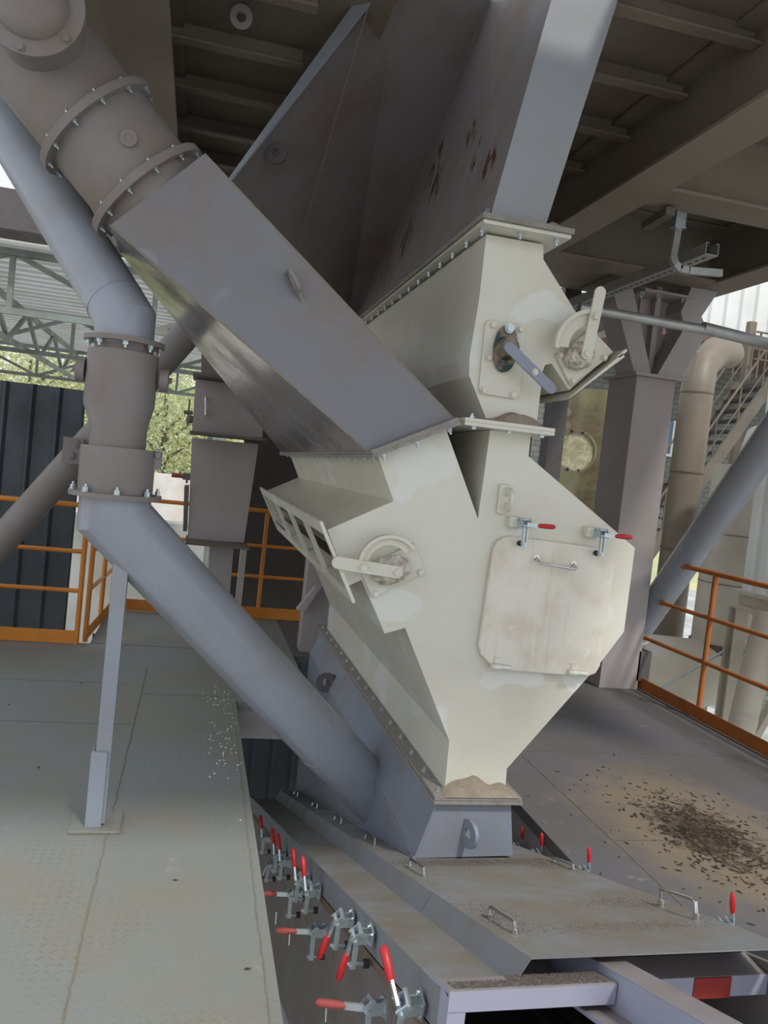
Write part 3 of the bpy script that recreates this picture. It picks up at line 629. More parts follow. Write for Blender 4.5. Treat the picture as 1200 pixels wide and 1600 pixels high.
for i in range(8):
    q = 2*math.pi*(i+.15)/8; b.add((-.342+.14*math.cos(q), PY+.14*math.sin(q), 2.065), (0, 0, -1), .012, .012, .012)
    b.add((-.324+.17*math.cos(q), PY+.17*math.sin(q), 1.445), (0, 0, 1), .012, .016, .012)
b.bolts('flange_bolt', M['zinc'], pc)
for sgn in (-1, 1):
    mb = MB(); xx = -.338+sgn*.15
    mb.cyl((xx, PY, 1.94), (xx+sgn*.035, PY, 1.94), .05, n=20).cyl((xx+sgn*.03, PY, 1.94), (xx+sgn*.05, PY, 1.94), .014, n=6)
    mb.build('pivot_boss', M['duct'], pc, smooth=True)
MB().box((-.182, PY-.03, 1.56), (-.15, PY+.03, 1.64)).cyl((-.165, PY-.05, 1.62), (-.165, PY-.03, 1.62), .012, n=6).build('clamp_lug', M['duct'], pc)
D0 = Vector((-.322, PY, 1.345)); D1 = at(508, 1160, y=4.05); dd = (D1-D0).normalized(); kk = (1.16-D0.x)/dd.x
MB().tube([(-.322, PY, 1.425), D0, D0+dd*kk], .146, 44).build('lower_pipe', M['pipe'], pc, smooth=True)
MB().tube([D1-dd*.005, D1+dd*.005], .149, 44).build('weld_seam', M['pipe'], pc, smooth=True)
post = thing('support_post', 'slim grey steel post standing on a square foot plate under the pipe', 'post', (-.272, PY, 0))
MB().box((-.305, PY-.032, .02), (-.243, PY+.03, 1.17)).build('post', M['pipe'], post, bevel=.002)
MB().box((-.322, PY-.055, .014), (-.256, PY-.034, .34)).box((-.322, PY-.034, .014), (-.312, PY+.02, .34)).build('sleeve', M['pipe'], post, bevel=.002)
MB().box((-.385, PY-.09, 0.0), (-.175, PY+.11, .014)).build('foot_plate', M['floorL'], post, bevel=.004)

# ================================================================== VIBRATING SCREEN
scr = thing('vibrating_screen', 'inclined grey vibrating screen body running under the chute', 'screen', (1.3, 3.2, -.6))
def spl(poly, y0, y1, ref=0.0):                     # extrude an (x, dz) profile down the slope of the screen
    return [(x, y0, sl(y0)+z) for x, z in poly], Vector((0, y1-y0, sl(y1)-sl(y0)))
mb = MB()
p, e = spl([(.725, -1.0), (.745, -1.0), (.745, -.10), (.725, -.10)], 1.76, 7.4); mb.prism(p, e)
p, e = spl([(1.784, -1.0), (1.797, -1.0), (1.797, -.10), (1.784, -.10)], 1.70, 7.4); mb.prism(p, e)
p, e = spl([(.745, -1.0), (1.784, -1.0), (1.784, -.98), (.745, -.98)], 1.76, 7.4); mb.prism(p, e)
mb.build('side_plate', M['duct'], scr)
mb = MB(); p, e = spl([(.698, -.215), (.725, -.215), (.725, -.18), (.698, -.18)], 1.8, 7.2); mb.prism(p, e); mb.build('seal_strip', M['foam'], scr)
FX, FZ = at(703, 1550, y=1.70).x, at(703, 1550, y=1.70).z
mb = MB().box((FX, 1.70, FZ-.052), (1.12, 1.708, FZ)).prism([(FX+.0005, 1.7085, FZ-.0005), (FX+.0005, 1.80, FZ-.034), (FX+.0005, 1.80, FZ-.044), (FX+.0005, 1.7085, FZ-.011)], (1.119-FX, 0, 0)).box((FX, 1.70, FZ-.6), (FX+.045, 1.708, FZ-.051))
mb.box((FX, 1.708, FZ-.6), (FX+.008, 1.76, FZ-.02)); mb.build('end_frame', M['frame'], scr)
z1 = at(930, 1535, y=1.95).z; z2 = at(930, 1569, y=1.95).z
XB = MB().box((.76, 1.95, z2), (1.783, 2.06, z1)).build('cross_beam', M['frame'], scr, bevel=.003)
xa, xb = at(1083, 1545, y=1.95).x, at(1140, 1545, y=1.95).x
MB().box((xa, 1.946, z2+.001), (xb, 1.951, z1-.001)).build('paint_mark', M['redmark'], XB)
zz = z1
MB().box((.76, 2.5, .02), (1.783, 2.58, .10)).build('cross_beam', M['frame'], scr)
p0, p1 = at(885, 1500, y=1.95), at(1065, 1600, y=1.5)
p0 = Vector((1.13, 2.05, sl(2.05)-.08)); p1 = Vector((1.13, 1.25, sl(1.25)-.08))
mb = MB()
mb.bar(p0, p1, .012, .1); mb.bar(p0+Vector((.035, 0, .05)), p1+Vector((.035, 0, .05)), .08, .01); mb.bar(p0+Vector((-.04, 0, -.045)), p1+Vector((-.04, 0, -.045)), .08, .01)
mb.build('longitudinal_channel', M['frame'], scr)
mb = MB()
for i in range(5): mb.tube([(1.25+i*.1, 1.4, .2), (1.25+i*.1, 2.4, -.1)], .012, 8)
mb.build('deck_wire', M['rubber'], scr)
mb = MB(); p, e = spl([(.745, -.42), (1.784, -.42), (1.784, -.40), (.745, -.40)], 1.75, 2.6); mb.prism(p, e); mb.build('screen_deck', M['rubber'], scr)

# cover panels: side flap, low strip, step, plateau, step, strip
edges = [1.78, 2.55, 3.30, 4.06, 4.82, 5.6, 6.5]
LB = ['frontmost sloping sheet metal cover panel with two chrome bar handles', 'second cover panel from the front, crossing in front of the base hood',
      'third cover panel from the front, alongside the base hood', 'fourth cover panel from the front, left of the base hood',
      'fifth cover panel from the front, in the walkway shadow', 'farthest cover panel, down in the dark below the walkway']
t = .004
for i in range(6):
    y0, y1 = edges[i]+.003, edges[i+1]-.003
    root = thing('cover_panel', LB[i], 'cover panel', (1.3, (y0+y1)/2, sl((y0+y1)/2)), 'screen cover panels')
    def sheet(name, prof, dz=0):
        mb = MB(); n = len(prof)
        p = prof+[(x, z-t) for x, z in reversed(prof)]
        q, e = spl([(x, z+dz) for x, z in p], y0, y1); mb.prism(q, e); return mb.build(name, M['cover'], root)
    j = .001*(i % 2)
    sheet('top_plate', [(.925, -j), (1.70, -j)])
    sheet('step_plate', [(.885, -.071-j), (.925, -j)]); sheet('step_plate', [(1.70, -j), (1.735, -.071-j)])
    sheet('side_strip', [(.70, -.072-j), (.885, -.071-j)])
    mb = MB(); p, e = spl([(.698, -.185), (.702, -.185), (.702, -.071), (.698, -.071)], y0, y1); mb.prism(p, e); mb.build('side_flap', M['cover'], root)
    sheet('right_strip', [(1.735, -.071-j), (1.775, -.075-j)])
    for hx in (.985, 1.62):
        if i > 0 and hx > 1.5 and i != 1: continue
        ya, yb = (2.01, 2.19) if i == 0 else ((y0+y1)/2-.09, (y0+y1)/2+.09)
        if i == 1 and hx > 1.5: ya, yb, hx = 2.93, 3.1, 1.66
        if i == 0 and hx > 1.5: ya, yb, hx = 2.1, 2.28, 1.63
        A = Vector((hx, ya, sl(ya))); B = Vector((hx, yb, sl(yb))); N = Vector((0, .31, .95))*(.03 if hx < 1.5 or i else .055)
        if i == 1 and hx > 1.5: N = N*.6
        MB().tube([A, A+N*.9, A+N+(B-A)*.06, B+N-(B-A)*.06, B+N*.9, B], .006, 10).cyl(A, A+N*.35, .011, n=12).cyl(B, B+N*.35, .011, n=12).build('bar_handle', M['chrome'], root, smooth=True)

# toggle clamps along the left side of the screen
CL = [  # body px, arm dir, handle dir, label, dusty
 ((657, 1570), (0, .25, -1), (-.2, .62, .75), 'nearest upright toggle clamp on the left side, red grip pointing up and back', False),
 ((600, 1573), (0, -.3, -1), (-1, .25, .0), 'lowest toggle clamp at the bottom edge of the picture, dusty grip pointing left', True),
 ((580, 1462), (0, .1, -1), (-.25, -.1, -1), 'toggle clamp with red grip hanging down, nearer of the two hanging ones', False),
 ((550, 1437), (0, .1, -1), (-.35, -.1, -1), 'toggle clamp with red grip hanging down, farther of the two hanging ones', False),
 ((508, 1455), (0, -.1, -1), (-1, .1, .0), 'toggle clamp with dusty horizontal grip, just above the lowest one', True),
 ((470, 1397), (0, -.1, -1), (-1, .1, .0), 'toggle clamp with dusty horizontal grip, farther up beside the walkway edge', True),
 ((499, 1392), (0, .2, -1), (-.1, .5, .85), 'upright toggle clamp with red grip, third upright one from the front', False),
 ((482, 1376), (0, .2, -1), (-.1, .5, .85), 'upright toggle clamp with red grip, right behind the third upright one', False),
 ((455, 1346), (0, .2, -1), (-.1, .5, .85), 'upright toggle clamp with red grip, nearer of the two below the dusty strip corner', False),
 ((445, 1336), (0, .2, -1), (-.1, .5, .85), 'upright toggle clamp with red grip, farther of the two below the dusty strip corner', False),
 ((432, 1352), (0, .2, -1), (-.3, -.3, -.9), 'small toggle clamp hanging open low beside the walkway edge', True),
 ((424, 1310), (0, .2, -1), (-.1, .5, .85), 'farthest red toggle clamp, half hidden by the walkway edge', False)]
for (bx, by), arm, hd_, lb, du in CL:
    p = at(bx, by, x=.685)
    r = thing('toggle_clamp', lb, 'toggle clamp', p, 'toggle clamps on the left side of the screen')
    toggle(r, p, (-1, 0, 0), arm, hd_, 1.3, du)
RC = [(813, 1308, 'farthest small red clamp grip sticking up right of the base hood'), (843, 1318, 'second small red clamp grip right of the base hood'),
      (917, 1343, 'red clamp grip sticking up behind the flat chrome handle'), (1141, 1421, 'nearest red clamp grip sticking up on the right, beside the raised chrome handle')]
for a, b_, lb in RC:
    p = at(a, b_, x=1.765); p.z -= .055
    r = thing('toggle_clamp', lb, 'toggle clamp', p, 'toggle clamps on the right side of the screen')
    toggle(r, p-Vector((.03, 0, .0)), (1, 0, 0), (0, .2, -1), (-.05, .1, 1), .95)
# small wire hooks low on the screen body
for bx, by in ((522, 1567), (440, 1425), (462, 1455)):
    p = at(bx, by, x=.722); mb = MB().tube([p, p+Vector((-.03, 0, 0)), p+Vector((-.03, -.02, -.06)), p+Vector((0, -.02, -.06))], .004, 8)
    mb.build('wire_handle', M['chrome'], scr)

# grit lying on the covers (nobody could count it)
gm = MB()
def grain(p, r):
    a = random.random()*6.28; vs = [(p[0]+r*math.cos(a+k*2.09)*random.uniform(.6, 1.2), p[1]+r*math.sin(a+k*2.09), p[2]) for k in range(3)]+[(p[0], p[1], p[2]+r*random.uniform(.5, 1.0))]
    gm.hull(vs, [(0, 1, 3), (1, 2, 3), (2, 0, 3)])
for cx_, cy2, sxx, syy, n in ((1.25, 3.12, .22, .05, 5200), (1.60, 3.1, .06, .12, 1200), (1.0, 2.2, .05, .12, 1500), (1.35, 2.05, .18, .03, 1100), (1.52, 2.35, .10, .05, 1100), (1.0, 3.7, .04, .2, 800)):
    for k in range(n):
        x = random.gauss(cx_, sxx); y = random.gauss(cy2, syy)
        if not (.93 < x < 1.69) or y < 1.8 or (y > 3.2 and x > 1.05): continue
        grain((x, y, sl(y)), random.uniform(.0011, .0026))
for k in range(3200):
    x = random.uniform(.70, 1.11); y = random.uniform(1.702, 1.80)
    if y > 1.709 and (x > .86 or y < 1.765): grain((x, y, FZ+.0005-(y-1.7085)*.366), random.uniform(.0012, .003))
tag(gm.build('grit', M['grit']), 'dark mineral grit spilled on the cover panels', 'grit', None, 'stuff')
# dead leaves on the right walkway
lm = MB()
def leaf(mb, c, r, fl_=.004):
    a = random.random()*6.28; ca, sa = math.cos(a), math.sin(a); vs = []
    for x, y, z in ((-1, 0, .2), (-.3, .36, .5), (.4, .32, .3), (1, 0, .6), (.4, -.32, .9), (-.3, -.36, .3)):
        vs.append((c[0]+r*(x*ca-y*sa), c[1]+r*(x*sa+y*ca), .002+fl_*z+c[2]))
    mb.hull(vs, [(0, 1, 2, 3), (0, 3, 4, 5)])
for k in range(900):
    x, y = random.gauss(2.68, .16), random.gauss(3.42, .26)
    if k % 5 == 0: x, y = random.gauss(2.66, .3), random.gauss(3.5, .5)
    if x < 1.86: continue
    leaf(lm, (x, y, 0), random.uniform(.006, .019), .0012)
tag(lm.build('dead_leaves', M['deadleaf']), 'wet brown dead leaves scattered on the right walkway', 'leaves', None, 'stuff')
lv = MB()
for a, b_ in ((274, 1376), (60, 1200), (50, 1065), (14, 1101), (127, 1068), (387, 1515)): leaf(lv, tuple(at(a, b_, z=0)), .013)
tag(lv.build('dead_leaves', M['deadleaf']), 'few dark dry leaves lying on the left walkway', 'leaves', None, 'stuff')
pm = MB()
for k in range(60):
    p = at(random.gauss(355, 12), random.gauss(1170, 30), z=0)
    if p.x < .39: pm.ball(p, random.uniform(.003, .006), 6)
for k in range(25):
    p = at(random.gauss(345, 12), random.gauss(1090, 12), z=0)
    if p.x < .39: pm.ball(p, random.uniform(.004, .006), 6)
tag(pm.build('pellets', M['white']), 'spilled white pellets beside the walkway edge', 'pellets', None, 'stuff')

# ================================================================== RAILINGS
R_ = .021
def rail_thing(label, loc): return thing('railing', label, 'railing', loc, None)
rl = rail_thing('orange safety railing with toe board before the dark corrugated fence', (-2.5, 6.8, 0))
MB().tube([(-5, 6.8, 1.13), (-.90, 6.8, 1.13), (-.84, 6.8, 1.10), (-.82, 6.8, 1.03), (-.82, 6.8, 0)], R_, 14).build('top_rail', M['orange'], rl, smooth=True)
for z in (.755, .435): MB().cyl((-5, 6.8, z), (-.83, 6.8, z), .018, n=12).build('mid_rail', M['orange'], rl, smooth=True)
for x in (-2.4, -4.0): MB().cyl((x, 6.8, 0), (x, 6.8, 1.12), R_, n=12).build('post', M['orange'], rl, smooth=True)
MB().box((-5, 6.79, 0.004), (-.84, 6.796, .11)).build('toe_board', M['orange'], rl)
rc = rail_thing('short orange railing running back from the corner by the fence', (-.72, 7.5, 0))
xc = lambda y: -.765+.05*(y-6.9)
MB().tube([(xc(6.9), 6.9, 0), (xc(6.9), 6.9, 1.06), (xc(6.98), 6.98, 1.13), (xc(8.2), 8.2, 1.13), (xc(8.25), 8.25, 1.05), (xc(8.25), 8.25, 0)], R_, 12).build('top_rail', M['orange'], rc, smooth=True)
for z in (.755, .435): MB().cyl((xc(6.9), 6.9, z), (xc(8.25), 8.25, z), .018, n=12).build('mid_rail', M['orange'], rc, smooth=True)
MB().cyl((xc(7.6), 7.6, 0), (xc(7.6), 7.6, 1.12), R_, n=12).build('post', M['orange'], rc, smooth=True)
MB().prism([(xc(6.95)-.003, 6.95, 0), (xc(8.2)-.003, 8.2, 0), (xc(8.2)-.003, 8.2, .1), (xc(6.95)-.003, 6.95, .1)], (.006, 0, 0)).build('toe_board', M['orange'], rc)
rb = rail_thing('orange back railing behind the grey box duct', (.4, 8.3, 0))
MB().cyl((-.62, 8.31, 1.125), (1.6, 8.31, 1.125), R_, n=12).build('top_rail', M['orange'], rb, smooth=True)
for z in (.76, .44): MB().cyl((-.62, 8.31, z), (1.6, 8.31, z), .018, n=12).build('mid_rail', M['orange'], rb, smooth=True)
for x in (.75, 1.58): MB().cyl((x, 8.31, 0), (x, 8.31, 1.11), R_, n=12).build('post', M['orange'], rb, smooth=True)
MB().box((-.62, 8.30, .004), (1.6, 8.306, .12)).build('toe_board', M['orange'], rb)
rr = rail_thing('dusty orange railing along the right walkway edge', (4.0, 4.6, 0))
MB().cyl((4.0, 5.86, 1.145), (4.0, 2.5, 1.13), R_, n=14).ball((4.0, 5.87, 1.145), .03).build('top_rail', M['orange_dusty'], rr, smooth=True)
MB().cyl((4.0, 6.12, .79), (4.0, 2.5, .79), .018, n=12).ball((4.0, 6.12, .79), .025).build('mid_rail', M['orange_dusty'], rr, smooth=True)
MB().cyl((4.0, 6.33, .44), (4.0, 2.5, .44), .018, n=12).ball((4.0, 6.33, .44), .025).build('mid_rail', M['orange_dusty'], rr, smooth=True)
for yv in (5.45, 3.9): MB().cyl((4.0, yv, 0), (4.0, yv, 1.13), R_, n=12).build('post', M['orange_dusty'], rr, smooth=True)
MB().box((3.945, 2.5, .005), (3.951, 6.5, .105)).build('toe_board', M['orange_dusty'], rr)

# ================================================================== COLUMNS AND BRACES
c0, c1, c2 = at(965, 590, y=6.22), at(995, 583, y=6.2), at(1057, 592, y=6.2)
colr = thing('steel_column', 'wide grey box column with cap plate and flared brackets, right of the chute', 'column', (3.73, 6.4, 0))
XL, XR, CY0, CY1 = 3.545, 3.915, 6.2, 6.68
MB().box((XL, CY0, 0), (XR, CY1, 2.70)).build('column_shaft', M['steel'], colr, bevel=.004)
MB().box((XL-.04, CY0-.05, 2.70), (XR+.06, CY1+.04, 2.725)).build('cap_plate', M['steel'], colr)
MB().box((XL+.16, CY0+.12, 2.725), (XR-.16, CY1-.06, 3.50)).box((XL+.06, CY0+.2, 2.725), (XR-.06, CY0+.22, 3.5)).build('upper_stem', M['steel'], colr)
MB().slab([(XR-.20, 2.725), (XR+.03, 2.725), (XR+.23, 3.15), (XR+.15, 3.27), (XR+.28, 3.5), (XR+.02, 3.5), (XR-.05, 3.28), (XR+.0, 3.15)], CY0-.03, CY0+.25).build('haunch', M['steel'], colr)
MB().slab([(XL+.13, 2.725), (XL-.03, 2.725), (XL-.34, 3.42), (XL-.14, 3.42)], CY0+.0, CY0+.3).build('haunch', M['steel'], colr)
MB().box((XL-.05, CY0-.05, 3.40), (XR+.05, CY1, 3.42)).build('top_plate', M['steel'], colr)
b = MB()
for x in (3.5, 3.66, 3.9): b.add((x, CY0+.02, 3.40), (0, 0, -1), .025, .03, .02)
b.bolts('plate_bolt', M['zinc'], colr)
brr = thing('pipe_brace', 'slanting grey pipe brace rising right from the foot of the box column', 'pipe brace', (3.95, 6.4, .35))
B0, B1 = at(985, 1000, x=4.06), at(1200, 690, x=4.06); bd = (B1-B0).normalized()
MB().cyl(B0+bd*.1, B0+bd*3.6, .125, n=32).build('brace_tube', M['pipe'], brr, smooth=True)
MB().cyl(B0+bd*.04, B0+bd*.12, .15, n=32).build('end_collar', M['steel'], brr, smooth=True)
MB().prism([B0+Vector((-.02, .16, -.18)), B0+Vector((-.02, -.10, -.16)), B0+Vector((-.02, -.12, .02)), B0+Vector((-.02, .0, .12)), B0+Vector((-.02, .16, .1))], (.04, 0, 0)).box((XR-.02, 6.2, .08), (XR+.1, 6.5, .34)).build('gusset', M['lug'], brr)
brl = thing('pipe_brace', 'slanting grey pipe brace behind the vertical drop pipe on the left', 'pipe brace', (-.9, 6.4, 1.5))
B0, B1, B2 = at(0, 848, y=6.4), at(118, 700, y=6.4), at(295, 518, y=6.4); bd = (B2-B0).normalized()
MB().cyl(B0-bd*1.5, B0+bd*3.6, .112, n=28).build('brace_tube', M['duct'], brl, smooth=True)
p = at(113, 703, y=6.25); MB().box((p.x-.06, 6.2, p.z-.10), (p.x+.08, 6.25, p.z+.09)).bolt((p.x, 6.2, p.z-.04), (0, -1, 0), .03, .02, .01).bolt((p.x+.03, 6.2, p.z+.05), (0, -1, 0), .03, .02, .01).build('splice_plate', M['duct'], brl)
# column left behind hatch
cb = thing('steel_column', 'thin dark blue-grey column between the chute and the mottled vessel', 'column', (3.3, 8.5, 0))
p0, p1 = at(862, 640, y=8.6), at(887, 640, y=8.6)
MB().box((p0.x, 8.6, -3.4), (p1.x, 8.8, 4)).box((p0.x-.12, 8.9, -3.4), (p0.x-.07, 9.0, 4)).build('column_shaft', M['lug'], cb)
gb = thing('steel_column', 'grey column and gusset at the lower left edge of the cream chute', 'column', (1.04, 6.9, 0))
p0, p1 = at(476, 940, y=6.95), at(500, 940, y=6.95)
MB().box((p0.x, 6.95, -.0), (p1.x+.15, 7.15, 1.35)).build('column_shaft', M['steel'], gb)
MB().prism([at(490, 915, y=6.9), at(500, 912, y=6.9), at(474, 950, y=6.9), at(462, 950, y=6.9)], (0, -.12, 0)).build('gusset', M['steel'], gb)

# galvanised conduit, cable tray and bent hanger
gp = MB().cyl(at(905, 480, y=5.0), at(1150, 524, y=5.0), .033, n=20); gp.cyl(at(1098, 512, y=5.0), at(1450, 600, y=5.0), .041, n=20)
tag(gp.build('conduit_pipe', M['galv'], smooth=True), 'galvanised pipe crossing level in front of the box column', 'pipe')
TZ = 3.27
ta, tb = at(905, 478, z=TZ), at(1112, 398, z=TZ); td = (tb-ta).normalized(); ta = ta-td*1.2; sd = Vector((-td.y, td.x, 0))
tray = thing('cable_tray', 'slotted galvanised channel hanging below the platform beams', 'cable tray', (ta+tb)/2)
mb = MB(); mb.bar(ta, tb, .09, .005)
for k in (-1, 1): mb.bar(ta+sd*k*.045+Vector((0, 0, .035)), tb+sd*k*.045+Vector((0, 0, .035)), .005, .075); mb.bar(ta+sd*k*.036+Vector((0, 0, .072)), tb+sd*k*.036+Vector((0, 0, .072)), .02, .005)
TR = mb.build('channel', M['galv'], tray)
mb = MB(); n = int((tb-ta).length/.075)
for i in range(n):
    p = ta+td*(i+.5)*.075; mb.bar(p-td*.018-Vector((0, 0, .0035)), p+td*.018-Vector((0, 0, .0035)), .014, .002)
mb.build('slot', M['rubber'], tray)
hb = thing('bent_hanger', 'bent strut hanger dropping from the cross beam to the slotted channel', 'hanger', (2.8, 4.6, 3.4))
h0 = at(1062, 335, z=3.49); pm_ = [h0, at(1055, 380, y=h0.y-.02), at(1051, 400, y=h0.y-.04), at(1054, 412, y=h0.y-.05), at(1062, 420, y=h0.y-.05), at(1075, 423, y=h0.y-.05), at(1126, 427, y=h0.y-.05)]
mb = MB()
for a, b_ in zip(pm_, pm_[1:]): mb.bar(a, b_+(b_-a).normalized()*.006, .045, .03, up=(0, 1, 0))
mb.build('strut', M['galv'], hb)
MB().box((h0.x-.04, h0.y-.03, 3.40), (h0.x+.04, h0.y+.03, 3.41)).box((h0.x-.035, h0.y-.025, 3.41), (h0.x+.035, h0.y+.025, 3.5)).build('bracket', M['zinc'], hb)
a, b_ = at(1048, 330, z=3.46), at(1015, 350, z=3.46); tag(MB().bar(a, b_+(b_-a)*.2, .06, .05).build('strut_offcut', M['stair']), 'short dark strut fixed under the cross beam beside the hanger', 'strut')

# ================================================================== GREY BOX DUCT AT THE BACK
bd_ = thing('box_duct', 'tall dark grey box duct with flanged door panel, behind the slanting pipe', 'box duct', (.23, 7.7, 0))
DY = 7.55
def face(pts): return xz(pts, DY)
MB().slab(face([(306, 592), (414, 606), (410, 684), (300, 676)]), DY, DY+.5).build('upper_box', M['steel'], bd_)
MB().slab(face([(316, 500), (440, 515), (430, 604), (314, 590)]), DY+.05, DY+.5).build('inlet_box', M['duct'], bd_)
MB().slab(face([(300, 684), (404, 694), (381, 848), (293, 843)]), DY, DY+.5).build('lower_box', M['steel'], bd_)
MB().slab(face([(328, 851), (365, 855), (355, 990), (320, 987)]), DY+.05, DY+.4).build('outlet', M['steel'], bd_)
for (a, b_) in (((297, 676), (412, 688)), ((302, 588), (418, 603)), ((290, 843), (386, 852))):
    p, q = at(*a, y=DY-.03), at(*b_, y=DY-.03); mb = MB(); mb.bar(p, q, .6, .022, up=(0, 0, 1)); mb.build('flange', M['stair'], bd_)
h0, h1 = at(321, 622, y=DY), at(321, 648, y=DY); MB().tube([h0, h0+Vector((0, -.05, 0)), h1+Vector((0, -.05, 0)), h1], .009, 8).build('door_handle', M['chrome'], bd_)
p = at(296, 745, y=DY+.1)
MB().box((p.x-.06, DY+.05, p.z-.03), (p.x+.01, DY+.15, p.z+.03)).cyl((p.x-.02, DY+.1, p.z-.03), (p.x-.02, DY+.1, p.z-.06), .01).build('latch', M['stair'], bd_)
MB().cyl((p.x-.16, DY+.1, p.z), (p.x-.04, DY+.1, p.z), .02).build('latch_grip', M['grip_dusty'], bd_)
p = at(298, 645, y=DY+.1); MB().cyl((p.x-.02, DY+.1, p.z-.12), (p.x-.02, DY+.1, p.z+.12), .008).cyl((p.x+.02, DY+.1, p.z), (p.x-.06, DY+.1, p.z), .018).ball((p.x, DY+.1, p.z-.06), .04).build('damper_lever', M['stair'], bd_)
MB().slab(face([(288, 760), (295, 760), (292, 830), (286, 830)]), DY-.02, DY+.4).build('side_door', M['stair'], bd_)
tag(MB().box((.50, 8.1, -.0), (.56, 8.16, .75)).build('pale_post', M['white']), 'thin pale upright bar right of the box duct outlet', 'post')

# ================================================================== OPEN SHED BEYOND (left)
shed_z = 4.15
rs = MB(); y = 11.6
while y < 24.5:
    for a, b_, za, zb_ in ((0, .2, 0, 0), (.2, .23, 0, .1), (.23, .37, .1, .1), (.37, .40, .1, 0)):
        rs.hull([(-16, y+a, shed_z+za), (2.5, y+a, shed_z+za), (2.5, y+b_, shed_z+zb_), (-16, y+b_, shed_z+zb_)], [(0, 1, 2, 3)])
    y += .4
shed = thing('open_shed', 'open-sided shed with pale corrugated roof beyond the dark fence', 'shed', (-6, 16, -3.4))
rs.build('roof', M['roofsheet'], shed)
for yt in (12.0, 17.5, 24.2):
    mb = MB(); zt, zb = shed_z-.06, shed_z-.85
    mb.bar((-16, yt, zt), (2.5, yt, zt), .09, .09); mb.bar((-16, yt, zb), (2.5, yt, zb), .09, .09)
    x = -16; k = 0
    while x < 2.0:
        mb.bar((x, yt, zb), (x, yt, zt), .07, .07); mb.bar((x, yt, zt if k % 2 else zb), (x+1.9, yt, zb if k % 2 else zt), .07, .07); x += 1.9; k += 1
    mb.build('truss', M['truss'], shed)
for xt in (-9, -3.6, .3):
    mb = MB(); mb.bar((xt, 11.6, shed_z-.1), (xt, 24.4, shed_z-.1), .08, .1); mb.bar((xt, 11.6, shed_z-.8), (xt, 24.4, shed_z-.8), .09, .09)
    yv = 11.6; k = 0
    while yv < 23: mb.bar((xt, yv, shed_z-.8 if k % 2 else shed_z-.1), (xt, yv+1.5, shed_z-.1 if k % 2 else shed_z-.8), .07, .07); yv += 1.5; k += 1
    mb.build('truss', M['truss'], shed)
for xt, yt in ((-9, 24.2), (-14, 24.2), (.3, 24.2), (.3, 12)): MB().cyl((xt, yt, -3.4), (xt, yt, shed_z-.1), .09, n=14).build('shed_post', M['truss'], shed)
tag(MB().box((-9, 9.5, 3.84), (-.32, 9.8, 4.25)).box((-9, 9.4, 3.80), (-.32, 9.9, 3.84)).box((-.56, 8.5, 3.84), (-.32, 9.5, 4.25)).box((-8.9, 9.5, -3.4), (-8.6, 9.8, 3.84)).build('eave_beam', M['lug']), 'dark heavy beam at the far left, above the bright gap over the shed roof', 'beam')
# hillside, yard wall, trees
hl = MB(); n = 24
vs = []; fs = []
for j in range(5):
    for i in range(n+1):
        vs.append((-70+i*5.2, 42+j*9, -3.4+j*2.6+.8*math.sin(i*1.3+j)))
for j in range(4):
    for i in range(n): fs.append((j*(n+1)+i, j*(n+1)+i+1, (j+1)*(n+1)+i+1, (j+1)*(n+1)+i))
hl.hull(vs, fs); struct('hill', hl, M['soil'], 'wooded hillside in the distance', smooth=True)
tag(MB().box((-12, 30, -3.4), (6, 30.4, .75)).build('yard_wall', M['yard']), 'low white yard wall seen between the drop pipe and the box duct', 'wall')
tag(MB().box((-9, 13.5, -3.4), (3, 14, .45)).build('retaining_wall', M['ground']), 'pale concrete block wall below the white yard wall', 'wall')
def tree(x, y, h, mat, lab, seed, dens=700):
    rnd = random.Random(seed); z0 = -3.4+max(0, (y-42)/9*2.6)
    t_ = thing('tree', lab, 'tree', (x, y, z0), 'trees beyond the shed')
    mb = MB(); mb.tube([(x, y, z0), (x+.2, y, z0+h*.4), (x+.1, y, z0+h*.85)], [.22, .14, .04], 8)
    for k in range(7):
        zz_ = z0+h*rnd.uniform(.3, .75); a = rnd.random()*6.28; l = h*rnd.uniform(.15, .3)
        mb.tube([(x+.15, y, zz_), (x+.15+l*math.cos(a), y+l*math.sin(a), zz_+l*.8)], [.07, .02], 6)
    mb.build('trunk', M['bark'], t_)
    mb = MB()
    for k in range(dens):
        u, v = rnd.random()*6.28, rnd.uniform(-1, 1); r = rnd.random()**.4; w_ = math.sqrt(1-v*v)
        c = Vector((x+.15+h*.33*r*w_*math.cos(u)*rnd.uniform(.7, 1.1), y+h*.3*r*w_*math.sin(u), z0+h*.62+h*.40*r*v))
        a = Vector((rnd.gauss(0, 1), rnd.gauss(0, 1), rnd.gauss(0, 1))).normalized(); b = a.cross(Vector((rnd.gauss(0, 1), rnd.gauss(0, 1), 1))).normalized(); s_ = rnd.uniform(.05, .12)
        mb.hull([c-a*s_, c+b*s_*.6, c+a*s_, c-b*s_*.6], [(0, 1, 2, 3)])
    mb.build('foliage', mat, t_); return t_
